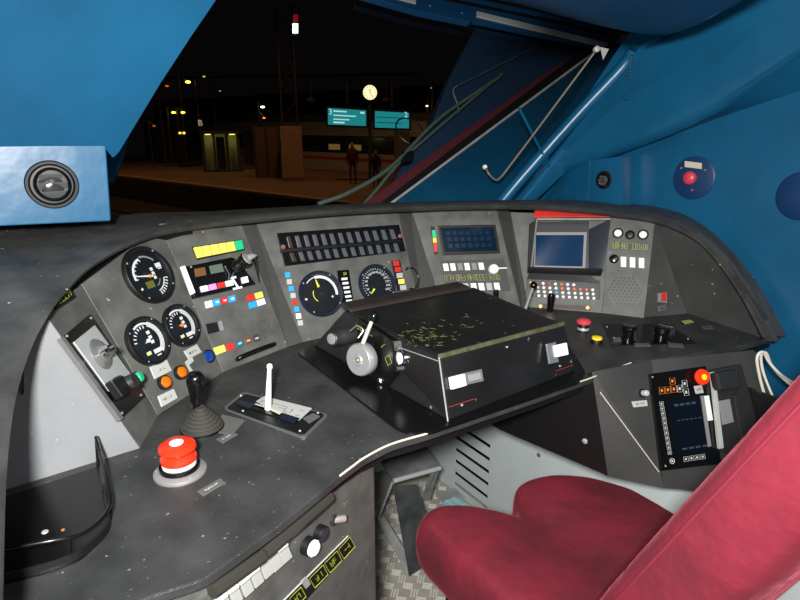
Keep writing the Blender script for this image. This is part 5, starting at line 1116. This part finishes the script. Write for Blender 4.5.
for q_, lb_, num, nx in (([(328, 108), (366, 110.5), (366, 126), (328, 124.5)], 'cyan platform information display left of the clock with lines of white text', '3', 330.5), ([(375, 111), (409, 113), (409, 128.5), (375, 127.5)], 'cyan platform information display right of the clock, mostly empty', '2', 406)):
    c = PI_.hit(q_[0][0], q_[0][1]); t_ = T('information_display', lb_, 'display board', c, 'cyan platform displays')
    slab('case', PI_, [(q_[0][0]-2, q_[0][1]-2.5), (q_[1][0]+2, q_[1][1]-2.5), (q_[2][0]+2, q_[2][1]+2), (q_[3][0]-2, q_[3][1]+2)], -.2, -.01, mat('case_black', (16, 18, 22), .5), t_)
    slab('lit_screen', PI_, q_, -.01, .01, cy, t_); textobj('track_number', num, PI_, (nx, q_[0][1]+4), .26, emis('display_white', (190, 240, 240), .9), t_, h=.012)
    if num == '3':
        for a, b, w_ in ((.12, .5, .12), (.38, .85, .10), (.62, .6, .10), (.80, .42, .14)): slab('text_line', PI_, [lerp2(q_, .14, a), lerp2(q_, .14+b*.7, a), lerp2(q_, .14+b*.7, a+w_*.7), lerp2(q_, .14, a+w_*.7)], .009, .013, MATS['display_white'], t_)
        slab('text_line', PI_, [lerp2(q_, .85, .10), lerp2(q_, .96, .10), lerp2(q_, .96, .22), lerp2(q_, .85, .22)], .009, .013, MATS['display_white'], t_)
    else:
        for a in (.33, .66): slab('text_gap', PI_, [lerp2(q_, .05, a), lerp2(q_, .78, a), lerp2(q_, .78, a+.05), lerp2(q_, .05, a+.05)], .009, .012, mat('display_dim', (16, 90, 100), .5, emit=.3), t_)
    mx_ = (q_[0][0]+q_[1][0])/2; tube('hanger', [PI_.hit(mx_, q_[0][1]-3, -.1), PI_.hit(mx_, 84, -.1)], .03, kdk, t_, 6)
# people waiting on the platform
def person(px, py, top_, label, coat):
    p = at_(px, py); H_ = hgt(px, top_, p)-GZ; n, r = facing(p); t_ = T('person', label, 'person', p)
    sk = lambda lst: [p+r*a*H_+n*c*H_+V((0, 0, b*H_)) for a, b, c in lst]
    me = D.meshes.new('body'); vs = sk([(0, .53, 0), (0, .66, 0), (0, .80, 0), (0, .86, 0), (0, .93, .01), (.10, .80, 0), (.13, .62, .02), (.12, .47, .05), (-.10, .80, 0), (-.13, .62, .02), (-.12, .47, .05), (.05, .50, 0), (.06, .27, .01), (.06, .03, 0), (.065, .01, .06), (-.05, .50, 0), (-.06, .27, .01), (-.06, .03, 0), (-.065, .01, .06)])
    es = [(0, 1), (1, 2), (2, 3), (3, 4), (2, 5), (5, 6), (6, 7), (2, 8), (8, 9), (9, 10), (0, 11), (11, 12), (12, 13), (13, 14), (0, 15), (15, 16), (16, 17), (17, 18)]
    me.from_pydata([v-p for v in vs], es, []); o = D.objects.new('body', me); COL.objects.link(o); o.parent = t_; md = o.modifiers.new('skin', 'SKIN'); o.modifiers.new('sub', 'SUBSURF').levels = 1
    rd_ = [.10, .09, .10, .035, .05, .045, .035, .025, .045, .035, .025, .055, .04, .028, .025, .055, .04, .028, .025]
    for sv, rr_ in zip(me.skin_vertices[0].data, rd_): sv.radius = (rr_*H_, rr_*H_*.75)
    me.skin_vertices[0].data[0].use_root = True; me.materials.append(coat)
    lathe('head', p+V((0, 0, .87*H_)), (0, 0, 1), [(0, 0), (.035*H_, .02*H_), (.043*H_, .06*H_), (.04*H_, .1*H_), (.02*H_, .125*H_), (0, .13*H_)], mat('skin', (190, 140, 110), .6), t_, 14)
    lathe('hair', p+V((0, 0, .93*H_))-n*.008*H_, (0, 0, 1), [(.045*H_, 0), (.045*H_, .045*H_), (.024*H_, .072*H_), (0, .076*H_)], BROWNW, t_, 14)
person(353, 184, 142, 'person standing on the platform in a dark reddish coat, left of the clock post', mat('coat_red', (74, 26, 24), .8))
person(376, 187, 150, 'person standing on the platform in a dark coat below the right display', mat('coat_dark', (36, 28, 28), .8))
# lamps on posts and gantries
def lamp(px, py, base_y, label, col, s, size=.10, dist=None, power=0, post=True):
    p = at_(px, base_y); n, r = facing(p); c = hitp(px, py, p, n); t_ = T('station_lamp', label, 'lamp', p)
    lathe('lamp_glass', c, (0, 0, 1), [(0, -size*.5), (size*.8, -size*.3), (size, 0), (size*.8, size*.3), (0, size*.5)], emis('glow_%d_%d_%d' % col+'_%d' % (s*10), col, s), t_, 12)
    if post: tube('lamp_post', [p-n*.12, V((p.x, p.y, c.z+.25))-n*.12], .04, kdk, t_, 6); tube('lamp_arm', [V((p.x, p.y, c.z+.25))-n*.12, c+V((0, 0, size*.5))], .03, kdk, t_, 5)
    if power: bulb('lamp_light', c+V((0, 0, -.3))+n*.2, power, (1, .55, .22), .15)
    return t_
lamp(188, 82, 167, 'orange lamp highest of the lamps at the left of the window', (255, 200, 80), 6, 0.122)
lamp(173.5, 112.5, 167, 'left of the two low yellow lamps side by side', (255, 205, 60), 6, 0.101)
lamp(183, 112.5, 167, 'right of the two low yellow lamps side by side', (255, 205, 60), 6, 0.101)
lamp(262.5, 107, 167, 'warm white lamp above the shelter wall', (255, 235, 190), 6, 0.101)
lamp(264, 118, 167, 'dim orange lamp just under the warm white one', (255, 130, 40), 2.5, 0.072)
lamp(167, 86, 167, 'dim deep orange lamp at the far left of the station', (230, 90, 20), 1.2, 0.086)
lamp(204, 76.5, 167, 'tiny yellow green lamp right of the highest lamp', (190, 200, 30), 1.5, 0.065)
lamp(220, 91, 167, 'tiny cold white lamp on a slim tall post', (170, 180, 170), 1.0, 0.050)
lamp(427, 106, 175, 'small warm white lamp right of the displays', (255, 215, 150), 4, 0.058)
lamp(431, 88, 175, 'tiny green lamp above the right display', (90, 200, 60), 1.2, 0.036)
lamp(154, 126, 167, 'dull orange lamp by the left cabinet', (200, 90, 30), .8, 0.086)
# sodium floodlights that light the platform, out of sight above the cab roof
for q_, pw in (((2, 24, 6.5), 330), ((8, 17, 6.5), 230), ((15, 11, 6.5), 210)):
    l_ = D.lights.new('sodium_floodlight', 'SPOT'); l_.energy = pw*1.25; l_.color = (1, .5, .2); l_.spot_size = R(136); l_.spot_blend = .4; l_.shadow_soft_size = .3
    o_ = D.objects.new('sodium_floodlight', l_); COL.objects.link(o_); o_.location = q_
# overhead beam with hanging insulators
gy = T('gantry', 'dark overhead gantry with hanging lamps above the far platform', 'gantry', (8, 22, 3)); g0 = hitp(160, 78, at_(200, 160), facing(at_(200, 160))[0]); g1 = hitp(420, 74, at_(400, 172), facing(at_(400, 172))[0])
tube('beam', [g0, g1], .05, mat('gantry_dark', (60, 46, 40), .8), gy, 6)
for x in (311, 386):
    a = hitp(x, 76, at_(x, 176), facing(at_(x, 176))[0]); b = hitp(x, 99, at_(x, 176), facing(at_(x, 176))[0]); tube('hanger', [a, b], .02, MATS['gantry_dark'], gy, 5)
    lathe('lamp_hood', b, (0, 0, 1), [(.18, -.08), (.16, .0), (.05, .06), (0, .08)], MATS['gantry_dark'], gy, 12)
# windscreen wiper resting outside the pane
wi = T('windscreen_wiper', 'grey green pantograph wiper arms with a looped hose outside the windscreen', 'wiper', WP.hit(340, 198, -.03)); wm = mat('wiper_grey', (74, 88, 84), .5)
tube('wiper_arm', spline([WP.hit(318, 204, -.05), WP.hit(350, 192, -.04), WP.hit(392, 166, -.04), WP.hit(440, 118, -.04), WP.hit(498, 78, -.04)]), .006, wm, wi, 8)
tube('wiper_arm', spline([WP.hit(365, 203, -.05), WP.hit(378, 188, -.05), WP.hit(402, 160, -.05), WP.hit(445, 122, -.05), WP.hit(502, 74, -.05)]), .005, wm, wi, 8)
slab('arm_joint', WP, [(402, 152), (414, 150), (413, 160), (402, 162)], -.06, -.035, BLACK, wi, .003)
a_, b_ = WP.ab(410, 131, -.05); hose = [WP.pt(a_+.050*math.cos(R(t)), b_+.052*math.sin(R(t)), -.05) for t in range(-70, 255, 15)]; tube('hose', hose, .0028, BLACK, wi, 6)
tube('rod_foot_reflection', spline([WP.hit(457, 86, -.05), WP.hit(453, 91, -.05), WP.hit(457, 103, -.05), WP.hit(459, 112, -.05)]), .0022, GREYP, wi, 6); tube('rod_reflection', [WP.hit(457, 86, -.05), WP.hit(538, 46, -.05)], .0018, wm, wi, 6)  # pipe and rod added where the stay rod's reflection falls in the glass
slab('clamp', WP, [(445, 157), (458, 154), (461, 159), (448, 163)], -.03, -.008, BLACK, wi, .002); screwhead(WP, (457, 157), .004, CHROME, wi, -.006)
